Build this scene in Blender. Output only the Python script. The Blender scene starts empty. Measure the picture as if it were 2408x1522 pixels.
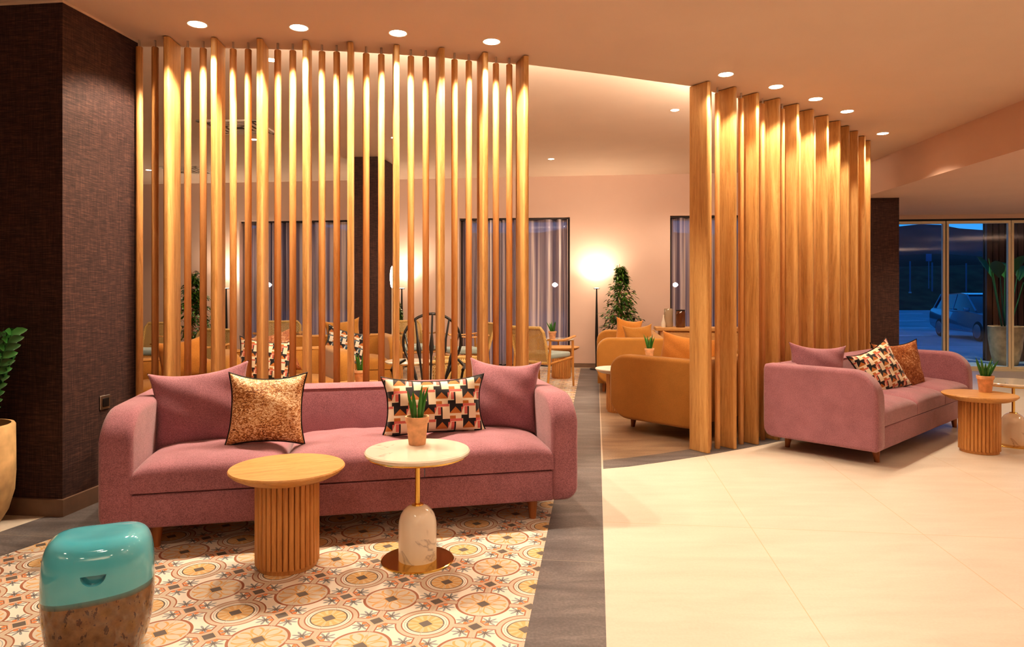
import bpy, bmesh, math, random
from math import sin, cos, pi, radians, sqrt, atan2
from mathutils import Vector, Matrix
random.seed(7)
sc = bpy.context.scene
COL = sc.collection
F, CX, CY, CH = 1640.0, 1204.0, 684.0, 1.25      # focal length in px, principal point, eye height
ALPHA = radians(6.9)                               # room axes against the view axis
RX, RY = cos(ALPHA), -sin(ALPHA)
DX, DY = sin(ALPHA), cos(ALPHA)
def at(px, py, z=0.0):
    Y = F * (CH - z) / (py - CY)
    return Vector(((px - CX) / F * Y, Y, z))
def atY(px, Y, py=None, z=0.0):
    if py is not None: z = CH - (py - CY) / F * Y
    return Vector(((px - CX) / F * Y, Y, z))
def rd(r, d, z=0.0):                               # room coordinates -> world
    return Vector((r * RX + d * DX, r * RY + d * DY, z))

# ------------------------------------------------------------------ objects
def tag(o, label=None, cat=None, group=None, kind=None):
    if label: o['label'] = label
    if cat: o['category'] = cat
    if group: o['group'] = group
    if kind: o['kind'] = kind
    return o
def thing(name, label, cat, loc=(0, 0, 0), rz=0.0, group=None):
    o = bpy.data.objects.new(name, None); COL.objects.link(o)
    o.empty_display_size = 0.1
    o.location = loc; o.rotation_euler = (0, 0, rz)
    return tag(o, label, cat, group)
class MB:
    def __init__(s): s.v = []; s.f = []
    def add(s, vs, fs):
        n = len(s.v); s.v += [tuple(v) for v in vs]; s.f += [tuple(i + n for i in f) for f in fs]
        return s
    def xf(s, M):
        s.v = [tuple(M @ Vector(v)) for v in s.v]; return s
    def join(s, o): return s.add(o.v, o.f)
    def box(s, x0, x1, y0, y1, z0, z1, bev=0.0, seg=3):
        bm = bmesh.new(); bmesh.ops.create_cube(bm, size=1)
        for v in bm.verts:
            v.co = Vector(((x0 + x1) / 2 + v.co.x * (x1 - x0), (y0 + y1) / 2 + v.co.y * (y1 - y0), (z0 + z1) / 2 + v.co.z * (z1 - z0)))
        if bev: bmesh.ops.bevel(bm, geom=bm.edges[:], offset=bev, segments=seg, profile=0.5, affect='EDGES')
        return s.frombm(bm)
    def frombm(s, bm):
        bm.verts.index_update()
        s.add([v.co[:] for v in bm.verts], [[v.index for v in f.verts] for f in bm.faces]); bm.free(); return s
    def lathe(s, prof, seg=32, c=(0, 0), sx=1, sy=1, close=True):
        n = len(prof); vs = []; fs = []
        for i in range(seg):
            a = 2 * pi * i / seg
            for r, z in prof: vs.append((c[0] + r * cos(a) * sx, c[1] + r * sin(a) * sy, z))
        for i in range(seg):
            j = (i + 1) % seg
            for k in range(n - 1): fs.append((i * n + k, j * n + k, j * n + k + 1, i * n + k + 1))
        if close:
            if prof[0][0] > 1e-5: fs.append([i * n for i in range(seg)][::-1])
            if prof[-1][0] > 1e-5: fs.append([i * n + n - 1 for i in range(seg)])
        return s.add(vs, fs)
    def tube(s, pts, r, seg=8, closed=False):
        pts = [Vector(p) for p in pts]; n = len(pts)
        rr = r if isinstance(r, (list, tuple)) else [r] * n
        t0 = (pts[1] - pts[0]).normalized()
        up = Vector((0, 0, 1)) if abs(t0.z) < .9 else Vector((1, 0, 0))
        nn = t0.cross(up).normalized(); vs = []; fs = []
        for i, p in enumerate(pts):
            if closed: t = (pts[(i + 1) % n] - pts[i - 1]).normalized()
            else: t = (pts[min(i + 1, n - 1)] - pts[max(i - 1, 0)]).normalized()
            nn = (nn - t * nn.dot(t)).normalized(); b = t.cross(nn)
            for k in range(seg):
                a = 2 * pi * k / seg; vs.append(p + (nn * cos(a) + b * sin(a)) * rr[i])
        for i in range(n if closed else n - 1):
            j = (i + 1) % n
            for k in range(seg):
                m = (k + 1) % seg; fs.append((i * seg + k, i * seg + m, j * seg + m, j * seg + k))
        if not closed:
            fs.append(tuple(range(seg))[::-1]); fs.append(tuple((n - 1) * seg + k for k in range(seg)))
        return s.add(vs, fs)
    def prism(s, poly, z0, z1):
        n = len(poly)
        vs = [(p[0], p[1], z0) for p in poly] + [(p[0], p[1], z1) for p in poly]
        fs = [tuple(range(n))[::-1], tuple(range(n, 2 * n))] + [(i, (i + 1) % n, n + (i + 1) % n, n + i) for i in range(n)]
        return s.add(vs, fs)
    def loft(s, rings, cap=True, closed=True):
        m = len(rings[0]); vs = [p for r in rings for p in r]; fs = []
        for i in range(len(rings) - 1):
            for k in range(m if closed else m - 1):
                l = (k + 1) % m; fs.append((i * m + k, i * m + l, (i + 1) * m + l, (i + 1) * m + k))
        if cap:
            fs.append(tuple(range(m))[::-1]); fs.append(tuple((len(rings) - 1) * m + k for k in range(m)))
        return s.add(vs, fs)
    def mesh(s, name, smooth=35):
        me = bpy.data.meshes.new(name); me.from_pydata(s.v, [], s.f); me.validate()
        bm = bmesh.new(); bm.from_mesh(me); bmesh.ops.recalc_face_normals(bm, faces=bm.faces[:]); bm.to_mesh(me); bm.free()
        if smooth:
            me.shade_smooth()
            if smooth < 180: me.set_sharp_from_angle(angle=radians(smooth))
        return me
    def build(s, name, mat, parent=None, smooth=35, loc=None, rot=None):
        o = bpy.data.objects.new(name, s.mesh(name, smooth)); COL.objects.link(o)
        if mat: o.data.materials.append(mat)
        if parent: o.parent = parent
        if loc is not None: o.location = loc
        if rot is not None: o.rotation_euler = rot
        return o
def copy_tree(o, parent=None):
    c = o.copy(); COL.objects.link(c)
    if parent: c.parent = parent
    for ch in list(o.children): copy_tree(ch, c)
    return c
def place(proto, first, loc, rz, label, group=None):
    o = proto if first else copy_tree(proto)
    o.location = loc; o.rotation_euler = (0, 0, rz); o['label'] = label
    if group: o['group'] = group
    return o
def struct(name, mb, mat, smooth=0):
    return tag(mb.build(name, mat, smooth=smooth), kind='structure')

# ------------------------------------------------------------------ materials
class E:                                           # arithmetic on shader sockets
    nt = None
    def __init__(s, x): s.s = x
    @staticmethod
    def m(op, *a):
        n = E.nt.nodes.new('ShaderNodeMath'); n.operation = op
        for i, x in enumerate(a):
            if isinstance(x, E): E.nt.links.new(x.s, n.inputs[i])
            else: n.inputs[i].default_value = x
        return E(n.outputs[0])
    def __add__(s, o): return E.m('ADD', s, o)
    __radd__ = __add__
    def __sub__(s, o): return E.m('SUBTRACT', s, o)
    def __rsub__(s, o): return E.m('SUBTRACT', o, s)
    def __mul__(s, o): return E.m('MULTIPLY', s, o)
    __rmul__ = __mul__
    def __truediv__(s, o): return E.m('DIVIDE', s, o)
    def __lt__(s, o): return E.m('LESS_THAN', s, o)
    def __gt__(s, o): return E.m('GREATER_THAN', s, o)
    def __and__(s, o): return E.m('MULTIPLY', s, o)
    def __or__(s, o): return E.m('MAXIMUM', s, o)
    def abs(s): return E.m('ABSOLUTE', s)
    def fr(s): return E.m('FRACT', s)
    def fl(s): return E.m('FLOOR', s)
def emin(a, b): return E.m('MINIMUM', a, b)
def emax(a, b): return E.m('MAXIMUM', a, b)
def elen(a, b): return E.m('SQRT', a * a + b * b)
def band(x, lo, hi): return (x > lo) & (x < hi)
def new_mat(name):
    m = bpy.data.materials.new(name); m.use_nodes = True; nt = m.node_tree; E.nt = nt
    return m, nt, nt.nodes['Principled BSDF']
def coords(kind='Object'):
    n = E.nt.nodes.new('ShaderNodeTexCoord'); return n.outputs[kind]
def sep(sock):
    n = E.nt.nodes.new('ShaderNodeSeparateXYZ'); E.nt.links.new(sock, n.inputs[0]); return [E(o) for o in n.outputs]
def scaled(sock, s, loc=(0, 0, 0)):
    n = E.nt.nodes.new('ShaderNodeMapping'); n.inputs['Scale'].default_value = s; n.inputs['Location'].default_value = loc
    E.nt.links.new(sock, n.inputs[0]); return n.outputs[0]
def noise(sock, scale=5, detail=4, rough=.5, dist=0):
    n = E.nt.nodes.new('ShaderNodeTexNoise'); n.inputs['Scale'].default_value = scale; n.inputs['Detail'].default_value = detail
    n.inputs['Roughness'].default_value = rough; n.inputs['Distortion'].default_value = dist
    E.nt.links.new(sock, n.inputs['Vector']); return E(n.outputs[0])
def c4(c): return (c[0], c[1], c[2], 1)
def ramp(fac, stops):
    n = E.nt.nodes.new('ShaderNodeValToRGB'); E.nt.links.new(fac.s, n.inputs[0]); cr = n.color_ramp
    while len(cr.elements) < len(stops): cr.elements.new(0.5)
    for e, (p, c) in zip(cr.elements, stops): e.position = p; e.color = c4(c)
    return n.outputs[0]
def mix(fac, a, b, mode='MIX'):
    n = E.nt.nodes.new('ShaderNodeMix'); n.data_type = 'RGBA'; n.blend_type = mode
    for x, i in ((fac, 0), (a, 6), (b, 7)):
        if isinstance(x, E): x = x.s
        if isinstance(x, (int, float)): n.inputs[i].default_value = x
        elif isinstance(x, tuple): n.inputs[i].default_value = c4(x)
        else: E.nt.links.new(x, n.inputs[i])
    return n.outputs[2]
def bump(bs, h, strength=.3, dist=.01):
    n = E.nt.nodes.new('ShaderNodeBump'); n.inputs['Strength'].default_value = strength; n.inputs['Distance'].default_value = dist
    E.nt.links.new(h.s, n.inputs['Height']); E.nt.links.new(n.outputs[0], bs.inputs['Normal'])
def setc(nt, bs, c):
    if isinstance(c, tuple): bs.inputs['Base Color'].default_value = c4(c)
    else: nt.links.new(c, bs.inputs['Base Color'])
def plain(name, c, rough=.5, metal=0, nscale=0, namt=.12, spec=None, coat=0):
    m, nt, bs = new_mat(name)
    if nscale:
        f = noise(coords(), nscale, 3)
        setc(nt, bs, ramp(f, [(.3, tuple(x * (1 - namt) for x in c)), (.7, tuple(min(1, x * (1 + namt)) for x in c))]))
    else: setc(nt, bs, c)
    bs.inputs['Roughness'].default_value = rough; bs.inputs['Metallic'].default_value = metal
    if coat: bs.inputs['Coat Weight'].default_value = coat
    if spec is not None: bs.inputs['Specular IOR Level'].default_value = spec
    return m
def emit(name, c, strength):
    m, nt, bs = new_mat(name)
    setc(nt, bs, (0, 0, 0)); bs.inputs['Emission Color'].default_value = c4(c); bs.inputs['Emission Strength'].default_value = strength
    return m
def wood(name, dark, mid, light, stretch=(22, 22, 1.3), rough=.45, rand=.0):
    m, nt, bs = new_mat(name)
    oi = nt.nodes.new('ShaderNodeObjectInfo'); rnd = E(oi.outputs['Random'])
    co = coords()
    vm = nt.nodes.new('ShaderNodeVectorMath'); vm.operation = 'ADD'
    cb = nt.nodes.new('ShaderNodeCombineXYZ'); nt.links.new((rnd * 37).s, cb.inputs[0]); nt.links.new((rnd * 91).s, cb.inputs[2])
    nt.links.new(co, vm.inputs[0]); nt.links.new(cb.outputs[0], vm.inputs[1])
    a = noise(scaled(vm.outputs[0], stretch), 1.0, 5, .6, 1.2)
    b = noise(scaled(vm.outputs[0], tuple(x * 8 for x in stretch)), 1.0, 2, .5)
    w = (a * 9).fr()
    g = a * .72 + b * .22 + w * .10
    col = ramp(g, [(.30, dark), (.5, mid), (.72, light)])
    if rand: col = mix(rnd * rand, col, (.52, .20, .075), 'MIX')
    setc(nt, bs, col); bs.inputs['Roughness'].default_value = rough
    bump(bs, g, .12, .004)
    return m
def fabric(name, c, amt=.25, scale=260, rough=.95, sheen=.3):
    m, nt, bs = new_mat(name)
    co = coords()
    f = noise(co, scale, 2, .6) * .78 + noise(co, 7, 3, .6) * .22
    setc(nt, bs, ramp(f, [(.35, tuple(x * (1 - amt) for x in c)), (.65, tuple(min(1, x * (1 + amt)) for x in c))]))
    bs.inputs['Roughness'].default_value = rough; bs.inputs['Sheen Weight'].default_value = sheen
    bs.inputs['Specular IOR Level'].default_value = .15
    bump(bs, noise(co, scale * 1.3, 2) * .25 + noise(scaled(co, (1, 1, 1.3)), 3.2, 2, .5, .6) * 2.0, .25, .012)
    return m

M = {}
M['pink'] = fabric('mauve_velvet', (.33, .15, .18), .35)
M['mustard'] = fabric('mustard_fabric', (.42, .195, .045), .2)
M['mustard_light'] = fabric('mustard_cushion_fabric', (.55, .23, .05), .2)
M['oak'] = wood('golden_oak', (.40, .19, .055), (.62, .34, .12), (.76, .47, .20))
M['pole_wood'] = wood('reddish_pole_wood', (.46, .21, .07), (.68, .36, .13), (.80, .49, .21), rand=.42)
M['table_wood'] = wood('table_oak', (.38, .18, .055), (.58, .30, .10), (.68, .39, .15), stretch=(3, 26, 26))
M['flute_wood'] = wood('fluted_oak', (.36, .15, .045), (.56, .26, .08), (.66, .34, .12), stretch=(30, 30, 2))
M['leg_wood'] = wood('leg_walnut', (.22, .07, .02), (.34, .12, .035), (.42, .17, .05))
M['chair_wood'] = wood('chair_frame_wood', (.36, .15, .03), (.50, .23, .06), (.6, .32, .1))
M['brass'] = plain('brass', (.80, .54, .16), .17, 1)
M['steel'] = plain('steel', (.6, .58, .55), .3, 1)
M['black'] = plain('black_lacquer', (.012, .01, .01), .35)
M['soil'] = plain('potting_soil', (.05, .03, .02), .95, nscale=80)
M['paint'] = plain('ceiling_paint', (.72, .56, .45), .85, nscale=2, namt=.02)
M['paint_wall'] = plain('wall_paint', (.68, .48, .39), .85, nscale=2, namt=.02)
M['skirting'] = plain('skirting_tile', (.20, .125, .085), .35, nscale=12)
M['terracotta'] = plain('terracotta', (.72, .40, .22), .8, nscale=25, namt=.2)
M['stone_pot'] = plain('sandstone', (.62, .40, .19), .8, nscale=7, namt=.35)
M['frame_metal'] = plain('champagne_aluminium', (.82, .72, .52), .45)
M['rubber'] = plain('black_gasket', (.01, .01, .012), .6)
M['white_lacquer'] = plain('white_lacquer', (.75, .66, .55), .35)
M['vent_white'] = plain('vent_white', (.72, .62, .52), .5)
M['vent_dark'] = plain('vent_dark', (.05, .04, .04), .7)
M['lamp_glow'] = emit('downlight_glow', (1, .86, .66), 22)
M['tube_glow'] = emit('lamp_glass_glow', (1, .80, .52), 14)
M['disc_glow'] = emit('torchiere_glow', (1, .80, .52), 25)
M['teal_fabric'] = fabric('pale_teal_fabric', (.38, .45, .42), .1)

def marble(name, base, vein):
    m, nt, bs = new_mat(name); co = coords()
    n1 = noise(co, 2.6, 4, .5, 1.2)
    v = (n1 - .5).abs() * 30
    col = ramp(v, [(0, vein), (.22, tuple((a + b * 2) / 3 for a, b in zip(vein, base))), (.6, base)])
    n2 = noise(co, 3.1, 2)
    setc(nt, bs, mix(band(n2, .48, 1) * .75, base, col))
    bs.inputs['Roughness'].default_value = .12
    bs.inputs['Coat Weight'].default_value = .3
    return m
M['marble'] = marble('white_marble', (.82, .72, .60), (.40, .34, .30))
M['marble_side'] = marble('warm_marble', (.78, .62, .48), (.45, .28, .17))

def leafmat(name, a, b):
    m, nt, bs = new_mat(name)
    g = nt.nodes.new('ShaderNodeNewGeometry')
    f = E(g.outputs['Random Per Island']); setc(nt, bs, ramp(f, [(0, a), (1, b)]))
    bs.inputs['Roughness'].default_value = .35
    return m
M['leaf'] = leafmat('ficus_leaf', (.012, .045, .008), (.09, .20, .02))
M['leaf_deep'] = leafmat('glossy_leaf', (.012, .06, .012), (.03, .16, .03))
M['spear'] = leafmat('spear_leaf', (.02, .12, .02), (.09, .30, .04))

# wallpaper: dark woven grasscloth
m, nt, bs = new_mat('dark_grasscloth'); co = coords()
h = noise(scaled(co, (9, 9, 150)), 1.5, 3, .7); v = noise(scaled(co, (130, 130, 5)), 1.5, 2, .7)
t = h * .65 + v * .35
x_, y_, z_ = sep(co)
setc(nt, bs, ramp(t, [(.34, (.014, .006, .006)), (.5, (.048, .021, .018)), (.66, (.12, .055, .042))]))
bs.inputs['Roughness'].default_value = .8; bump(bs, t, .3, .004); M['wallpaper'] = m

# bronze distressed velvet cushion
m, nt, bs = new_mat('bronze_distressed_velvet'); co = coords()
a = noise(scaled(co, (1, 1, 1.8)), 70, 6, .8, .6); b = noise(scaled(co, (1, 1, 2)), 170, 3, .7); c = noise(co, 7, 3)
t = a * .55 + b * .3 + c * .15
setc(nt, bs, ramp(t, [(.43, (.08, .02, .01)), (.475, (.42, .14, .03)), (.51, (.74, .38, .11)), (.545, (1, .84, .62))]))
bs.inputs['Roughness'].default_value = .5; bump(bs, a, .4, .006); M['bronze'] = m
m, nt, bs = new_mat('rust_distressed_velvet'); co = coords()
a = noise(co, 55, 6, .8, .6); b = noise(scaled(co, (1, 1, .5)), 160, 3, .7); c = noise(co, 7, 3)
t = a * .55 + b * .3 + c * .15
setc(nt, bs, ramp(t, [(.40, (.07, .015, .008)), (.47, (.30, .08, .02)), (.54, (.42, .17, .05)), (.60, (.85, .6, .42))]))
bs.inputs['Roughness'].default_value = .5; bump(bs, a, .4, .006); M['rust'] = m

def geo(name, pal, pu=.155, pv=.083):
    """Geometric print: squares, bars and triangles. pal = ground, black, accent, triangle"""
    m, nt, bs = new_mat(name)
    X, Y, Z = sep(coords())
    v = Z / pv + 50.0; row = v.fl(); b = v.fr()
    u = X / pu + 50.0 + row * .5; a = u.fr()
    wh, bl, ac, tr = pal
    col = mix(band(a, .0, .44) & (b > .36), wh, bl)                                         # black block
    col = mix((((a - .22).abs() * 2.4 + (b - .36) * 1.25) < .56) & band(b, .36, .90), col, tr)   # triangle in it
    col = mix(band(a, .44, .56) & (b > .36) & ((a - .44) * 4.5 + (1.0 - b) < .62), col, ac)
    col = mix(band(a, .56, .67) & band(b, .30, .80), col, ac)
    col = mix(band(a, .67, .73) & band(b, .18, .80), col, bl)
    col = mix(band(a, .50, .98) & (b > .83), col, ac)                                      # bar
    col = mix(band(a, .42, .50) & (b > .78), col, bl)
    col = mix(band(a, .0, .22) & (b < .20), col, tr)
    col = mix(band(a, .44, .73) & (b < .24), col, bl)
    setc(nt, bs, col); bs.inputs['Roughness'].default_value = .8; bs.inputs['Sheen Weight'].default_value = .3
    return m
M['geo'] = geo('geometric_print', ((.80, .68, .50), (.012, .008, .01), (.62, .16, .13), (.48, .17, .03)))
M['geo_blue'] = geo('geometric_print_blue', ((.80, .74, .62), (.012, .01, .014), (.05, .12, .18), (.5, .17, .04)))
M['geo_small'] = geo('geometric_print_small', ((.80, .68, .50), (.012, .008, .01), (.60, .15, .10), (.48, .17, .03)), .13, .074)

# encaustic tile
U = .1885; R0, D0 = -.8248, 2.746
m, nt, bs = new_mat('encaustic_tile'); X, Y, Z = sep(coords())
r = (X * RX + Y * RY - (R0 - 20 * U)) ; d = (X * DX + Y * DY - (D0 - 40 * U))
x = E.m('PINGPONG', r, U) / U; y = E.m('PINGPONG', d, U) / U
hi = emax(x, y); lo = emin(x, y)
rB = elen(x, y); rA = elen(1 - x, 1 - y); d1 = (1 - hi) + lo
thB = E.m('ARCTAN2', y, x); thA = E.m('ARCTAN2', 1 - y, 1 - x)
beige = (.58, .48, .37); white = (.84, .77, .67); red = (.32, .075, .015); gold = (.72, .36, .06); dark = (.055, .045, .045); grey = (.24, .28, .31)
col = mix(0.0, beige, beige)
f = emin(emin(rB - .560, rA - .575), emin(lo - .065, (1 - hi) - .065)); f = emin(f, (d1 - .26) * .7)
col = mix(f > 0, col, red); col = mix(f > .03, col, white)
qx = hi - .765; qy = lo - .235; rq = elen(qx, qy); tq = E.m('ARCTAN2', qy, qx)
pet = E.m('COSINE', tq * 8.0)
col = mix((rq < (pet * .075 + .125)) & (f > .035), col, grey)
col = mix((rq < (pet * .03 + .055)) & (f > .0), col, dark)
col = mix(((elen(hi - .872, lo - .22) < .045) | (elen(hi - .78, lo - .128) < .045)), col, (.72, .20, .03))
# small lozenge
col = mix(d1 < .235, col, (.74, .45, .33)); col = mix(d1 < .185, col, (.74, .36, .12)); col = mix(d1 < .17, col, beige); col = mix(d1 < .15, col, dark)
# plain flower roundel
col = mix(rB < .560, col, red); col = mix(rB < .535, col, (.64, .56, .46))
aB = ((thB * (8 / (2 * pi)) + rB * .35 + 8.0).fr() - .5).abs()
wB = E.m('SINE', E.m('MAXIMUM', rB - .12, 0.0) * (pi / .42)) * .40
petal = band(rB, .13, .49) & ((aB - wB).abs() < .085) & (wB > .02)
col = mix(petal, col, (.70, .37, .10))
col = mix((x + y) < .19, col, (.70, .37, .10)); col = mix((x + y) < .15, col, dark)
# ringed roundel
col = mix(rA < .575, col, beige)
col = mix(rA < .485, col, red); col = mix(rA < .457, col, white)
col = mix(rA < .425, col, (.36, .40, .43)); col = mix(rA < .41, col, white); col = mix(rA < .375, col, dark); col = mix(rA < .348, col, (.66, .38, .12))
pA = E.m('COSINE', thA * 12.0)
col = mix((rA < .345) & (pA > .25) & (rA > .16), col, (.72, .52, .28))
col = mix(((1 - x) + (1 - y)) < .17, col, (.85, .50, .14)); col = mix(((1 - x) + (1 - y)) < .15, col, dark)
col = mix(((lo < .007) | ((1 - hi) < .007)) & (d1 > .16) & (rB > .17) & (rA > .17), col, (.50, .42, .33))
g = noise(coords(), 6, 4); col = mix(.15, col, ramp(g, [(.3, (.5, .42, .34)), (.7, (.85, .78, .68))]))
setc(nt, bs, col); bs.inputs['Roughness'].default_value = .42; M['tile'] = m

def slabmat(name, stops, jr, off_r, jd, off_d, joint, rough=.35, sc_=(1.2, 5, 1)):
    m, nt, bs = new_mat(name); co = coords(); X, Y, Z = sep(co)
    r = X * RX + Y * RY - off_r + 100 * jr; d = X * DX + Y * DY - off_d + 100 * jd
    a = (r / jr).fr() * jr; b = (d / jd).fr() * jd
    t = noise(scaled(co, sc_), 1.6, 6, .62, .4) * .7 + noise(co, 90, 2) * .3
    col = ramp(t, stops)
    j = (a < .004) | (b < .004)
    setc(nt, bs, mix(j, col, joint)); bs.inputs['Roughness'].default_value = rough
    return m
M['cream'] = slabmat('cream_porcelain', [(.3, (.62, .53, .44)), (.7, (.74, .65, .55))], .854, -.045, 1.75, .3, (.60, .44, .28), .38)
M['greyslab'] = slabmat('grey_slate_tile', [(.32, (.075, .068, .07)), (.5, (.135, .122, .125)), (.68, (.23, .205, .20))], 60, -30, .86, 2.37, (.30, .25, .2), .45)
M['taupe'] = slabmat('taupe_tile', [(.32, (.22, .15, .10)), (.5, (.33, .23, .155)), (.68, (.44, .32, .21))], .9, -.045, .9, .4, (.30, .21, .14), .4)

def cane(name, c):
    m, nt, bs = new_mat(name); X, Y, Z = sep(coords())
    s = .022
    a = ((X + Z * .6) / s + 50).fr(); b = ((X - Z * .6) / s + 50).fr()
    hole = band(a, .36, .9) & band(b, .36, .9)
    g = noise(coords(), 120, 2)
    setc(nt, bs, ramp(g, [(.3, tuple(q * .8 for q in c)), (.7, c)]))
    nt.links.new((1 - hole * .85).s, bs.inputs['Alpha'])
    bs.inputs['Roughness'].default_value = .6
    return m
M['cane'] = cane('woven_cane', (.56, .36, .13))
M['rattan'] = plain('rattan_wrap', (.58, .38, .14), .6, nscale=120, namt=.3)

# sheer curtain
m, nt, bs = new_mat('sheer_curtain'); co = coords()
g = noise(scaled(co, (9, 9, .12)), 1.6, 3, .6)  # vertical streaks put the folds' highlights and shade into the colour
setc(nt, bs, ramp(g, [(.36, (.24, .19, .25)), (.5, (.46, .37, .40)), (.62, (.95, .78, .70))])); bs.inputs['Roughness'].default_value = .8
tr = nt.nodes.new('ShaderNodeBsdfTranslucent'); tr.inputs[0].default_value = (.35, .28, .32, 1)
tp = nt.nodes.new('ShaderNodeBsdfTransparent'); m1 = nt.nodes.new('ShaderNodeMixShader'); m2 = nt.nodes.new('ShaderNodeMixShader')
m1.inputs[0].default_value = .2; m2.inputs[0].default_value = .11
nt.links.new(bs.outputs[0], m1.inputs[1]); nt.links.new(tr.outputs[0], m1.inputs[2])
nt.links.new(m1.outputs[0], m2.inputs[1]); nt.links.new(tp.outputs[0], m2.inputs[2])
nt.links.new(m2.outputs[0], nt.nodes['Material Output'].inputs[0]); M['sheer'] = m

def glassmat(name, tint=(.9, .95, 1), refl=.06):
    m, nt, bs = new_mat(name)
    tp = nt.nodes.new('ShaderNodeBsdfTransparent'); tp.inputs[0].default_value = c4(tint)
    gl = nt.nodes.new('ShaderNodeBsdfGlossy'); gl.inputs['Roughness'].default_value = .01
    fr = nt.nodes.new('ShaderNodeFresnel'); fr.inputs[0].default_value = 1.45
    mx = nt.nodes.new('ShaderNodeMixShader'); nt.links.new((E(fr.outputs[0]) * refl * 16).s, mx.inputs[0])
    nt.links.new(tp.outputs[0], mx.inputs[1]); nt.links.new(gl.outputs[0], mx.inputs[2])
    nt.links.new(mx.outputs[0], nt.nodes['Material Output'].inputs[0]); return m
M['glass'] = glassmat('window_glass')
M['car_glass'] = plain('car_window_glass', (.01, .025, .05), .05, 0, coat=1)
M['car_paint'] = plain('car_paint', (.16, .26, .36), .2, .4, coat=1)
m, nt, bs = new_mat('amber_glass'); setc(nt, bs, (.12, .04, .015)); bs.inputs['Roughness'].default_value = .08; bs.inputs['Coat Weight'].default_value = 1; M['amber'] = m
M['jar_glass'] = plain('smoky_jar_glass', (.42, .32, .22), .1, coat=1)

# glazed ceramic stool
m, nt, bs = new_mat('two_tone_glaze'); co = coords(); X, Y, Z = sep(co)
edge = Z + X * -.07 + noise(co, 5, 2) * .012
lower = mix(noise(co, 26, 5, .7) * 1.1, (.05, .03, .025), (.33, .19, .085))
lower = mix(band(noise(scaled(co, (3, 3, 1.6)), 16, 3, .6), .0, .37) * .8, lower, (.05, .022, .02))
upper = ramp(noise(co, 3.5, 3), [(.3, (.08, .46, .58)), (.7, (.22, .62, .72))])
t = E.m('SUBTRACT', edge, .232) * 45.0
tt = E.m('MINIMUM', E.m('MAXIMUM', t + .5, 0.0), 1.0)
col = mix(tt, lower, upper)
col = mix(band(edge, .222, .240) * .6, col, (.05, .10, .09))
setc(nt, bs, col); bs.inputs['Roughness'].default_value = .07; bs.inputs['Coat Weight'].default_value = .6; bs.inputs['Coat Roughness'].default_value = .03
bump(bs, noise(co, 9, 3), .08, .01); M['glaze'] = m

# ------------------------------------------------------------------ camera
cam = bpy.data.cameras.new('camera'); co_ = bpy.data.objects.new('camera', cam); COL.objects.link(co_)
cam.sensor_width = 36; cam.lens = F / 2408 * 36; cam.shift_y = -(761 - CY) / 2408
co_.location = (0, 0, CH); co_.rotation_euler = (pi / 2, 0, 0); sc.camera = co_
cam.clip_end = 2000

# ------------------------------------------------------------------ partition curves (fronts of the flat boards)
K1, K2 = 1.611 * F, 1.873 * F
ZC, ZF, ZL = 2.861, 3.123, 2.45
def ceilpt(px, py, k=K1, z=ZC): Y = k / (CY - py); return Vector(((px - CX) / F * Y, Y, z))
P1 = [(-2.182, 4.396), (-1.892, 4.418), (-1.608, 4.437), (-1.323, 4.463), (-1.042, 4.493), (-.752, 4.547), (-.461, 4.603), (-.177, 4.693), (.099, 4.760)]
P2 = [(1.513, 5.348), (1.762, 5.493), (1.997, 5.657), (2.232, 5.819), (2.462, 5.991), (2.669, 6.173), (2.895, 6.382), (3.101, 6.588), (3.284, 6.792), (3.478, 7.008), (3.668, 7.238), (3.836, 7.463)]
def tangents(P):
    out = []
    for i in range(len(P)):
        a = P[max(0, i - 2)]; b = P[min(len(P) - 1, i + 2)]; out.append(atan2(b[1] - a[1], b[0] - a[0]))
    return out
T1, T2 = tangents(P1), tangents(P2)
T1 = [radians(3.6 + 1.75 * i) for i in range(9)]

# ------------------------------------------------------------------ setting: floor
floor = MB().prism([(-16, -6), (14, -6), (14, 11.0), (-3, 12.62), (-16, 14.2)], -.12, 0)
struct('floor', floor, M['cream'])
Rm = -.252; RG = .035
def poly_struct(name, pts, z0, z1, mat): return struct(name, MB().prism([(p[0], p[1]) for p in pts], z0, z1), mat)
lw = 12.6
# tiled patch
tl = [rd(Rm, -1), rd(Rm, 11.30), rd(-9, 11.30), Vector((-2.0, 5.2, 0)), Vector((-2.12, 3.85, 0)), Vector((-2.323, 3.498, 0)), Vector((-2.404, 3.275, 0)), Vector((-2.50, 2.9, 0)), Vector((-2.52, 2.4, 0)), Vector((-2.4, -1, 0))]
poly_struct('floor', tl, -.01, .0012, M['tile'])
# grey borders
poly_struct('floor', [rd(Rm, -1), rd(RG, -1), rd(RG, 11.30), rd(Rm, 11.30)], -.01, .0012, M['greyslab'])
poly_struct('floor', [(-2.4, -1), (-2.52, 2.4), (-2.50, 2.9), (-2.404, 3.275), (-2.323, 3.498), (-2.12, 3.85), (-2.0, 5.2), (-2.5, 5.2), (-2.5, 3.87), (-2.582, 3.853), (-2.65, 3.609), (-2.85, 2.9), (-2.95, 2.2), (-2.95, -1)], -.01, .0014, M['greyslab'])
poly_struct('floor', [rd(-9, 5.0), rd(-2.9, 4.7), (-2.0, 5.2), rd(-9, 11.30)], -.01, .0013, M['greyslab'])
outer = [at(1418.5, 1103), at(1480, 1097.5), at(1550, 1088), at(1620, 1077.5), at(1690, 1066), at(1760, 1053), at(1830, 1039), Vector((2.62, 5.97, 0)), Vector((2.9, 6.2, 0)), Vector((3.2, 6.5, 0)), Vector((3.5, 6.85, 0)), Vector((3.95, 7.45, 0))]
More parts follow.
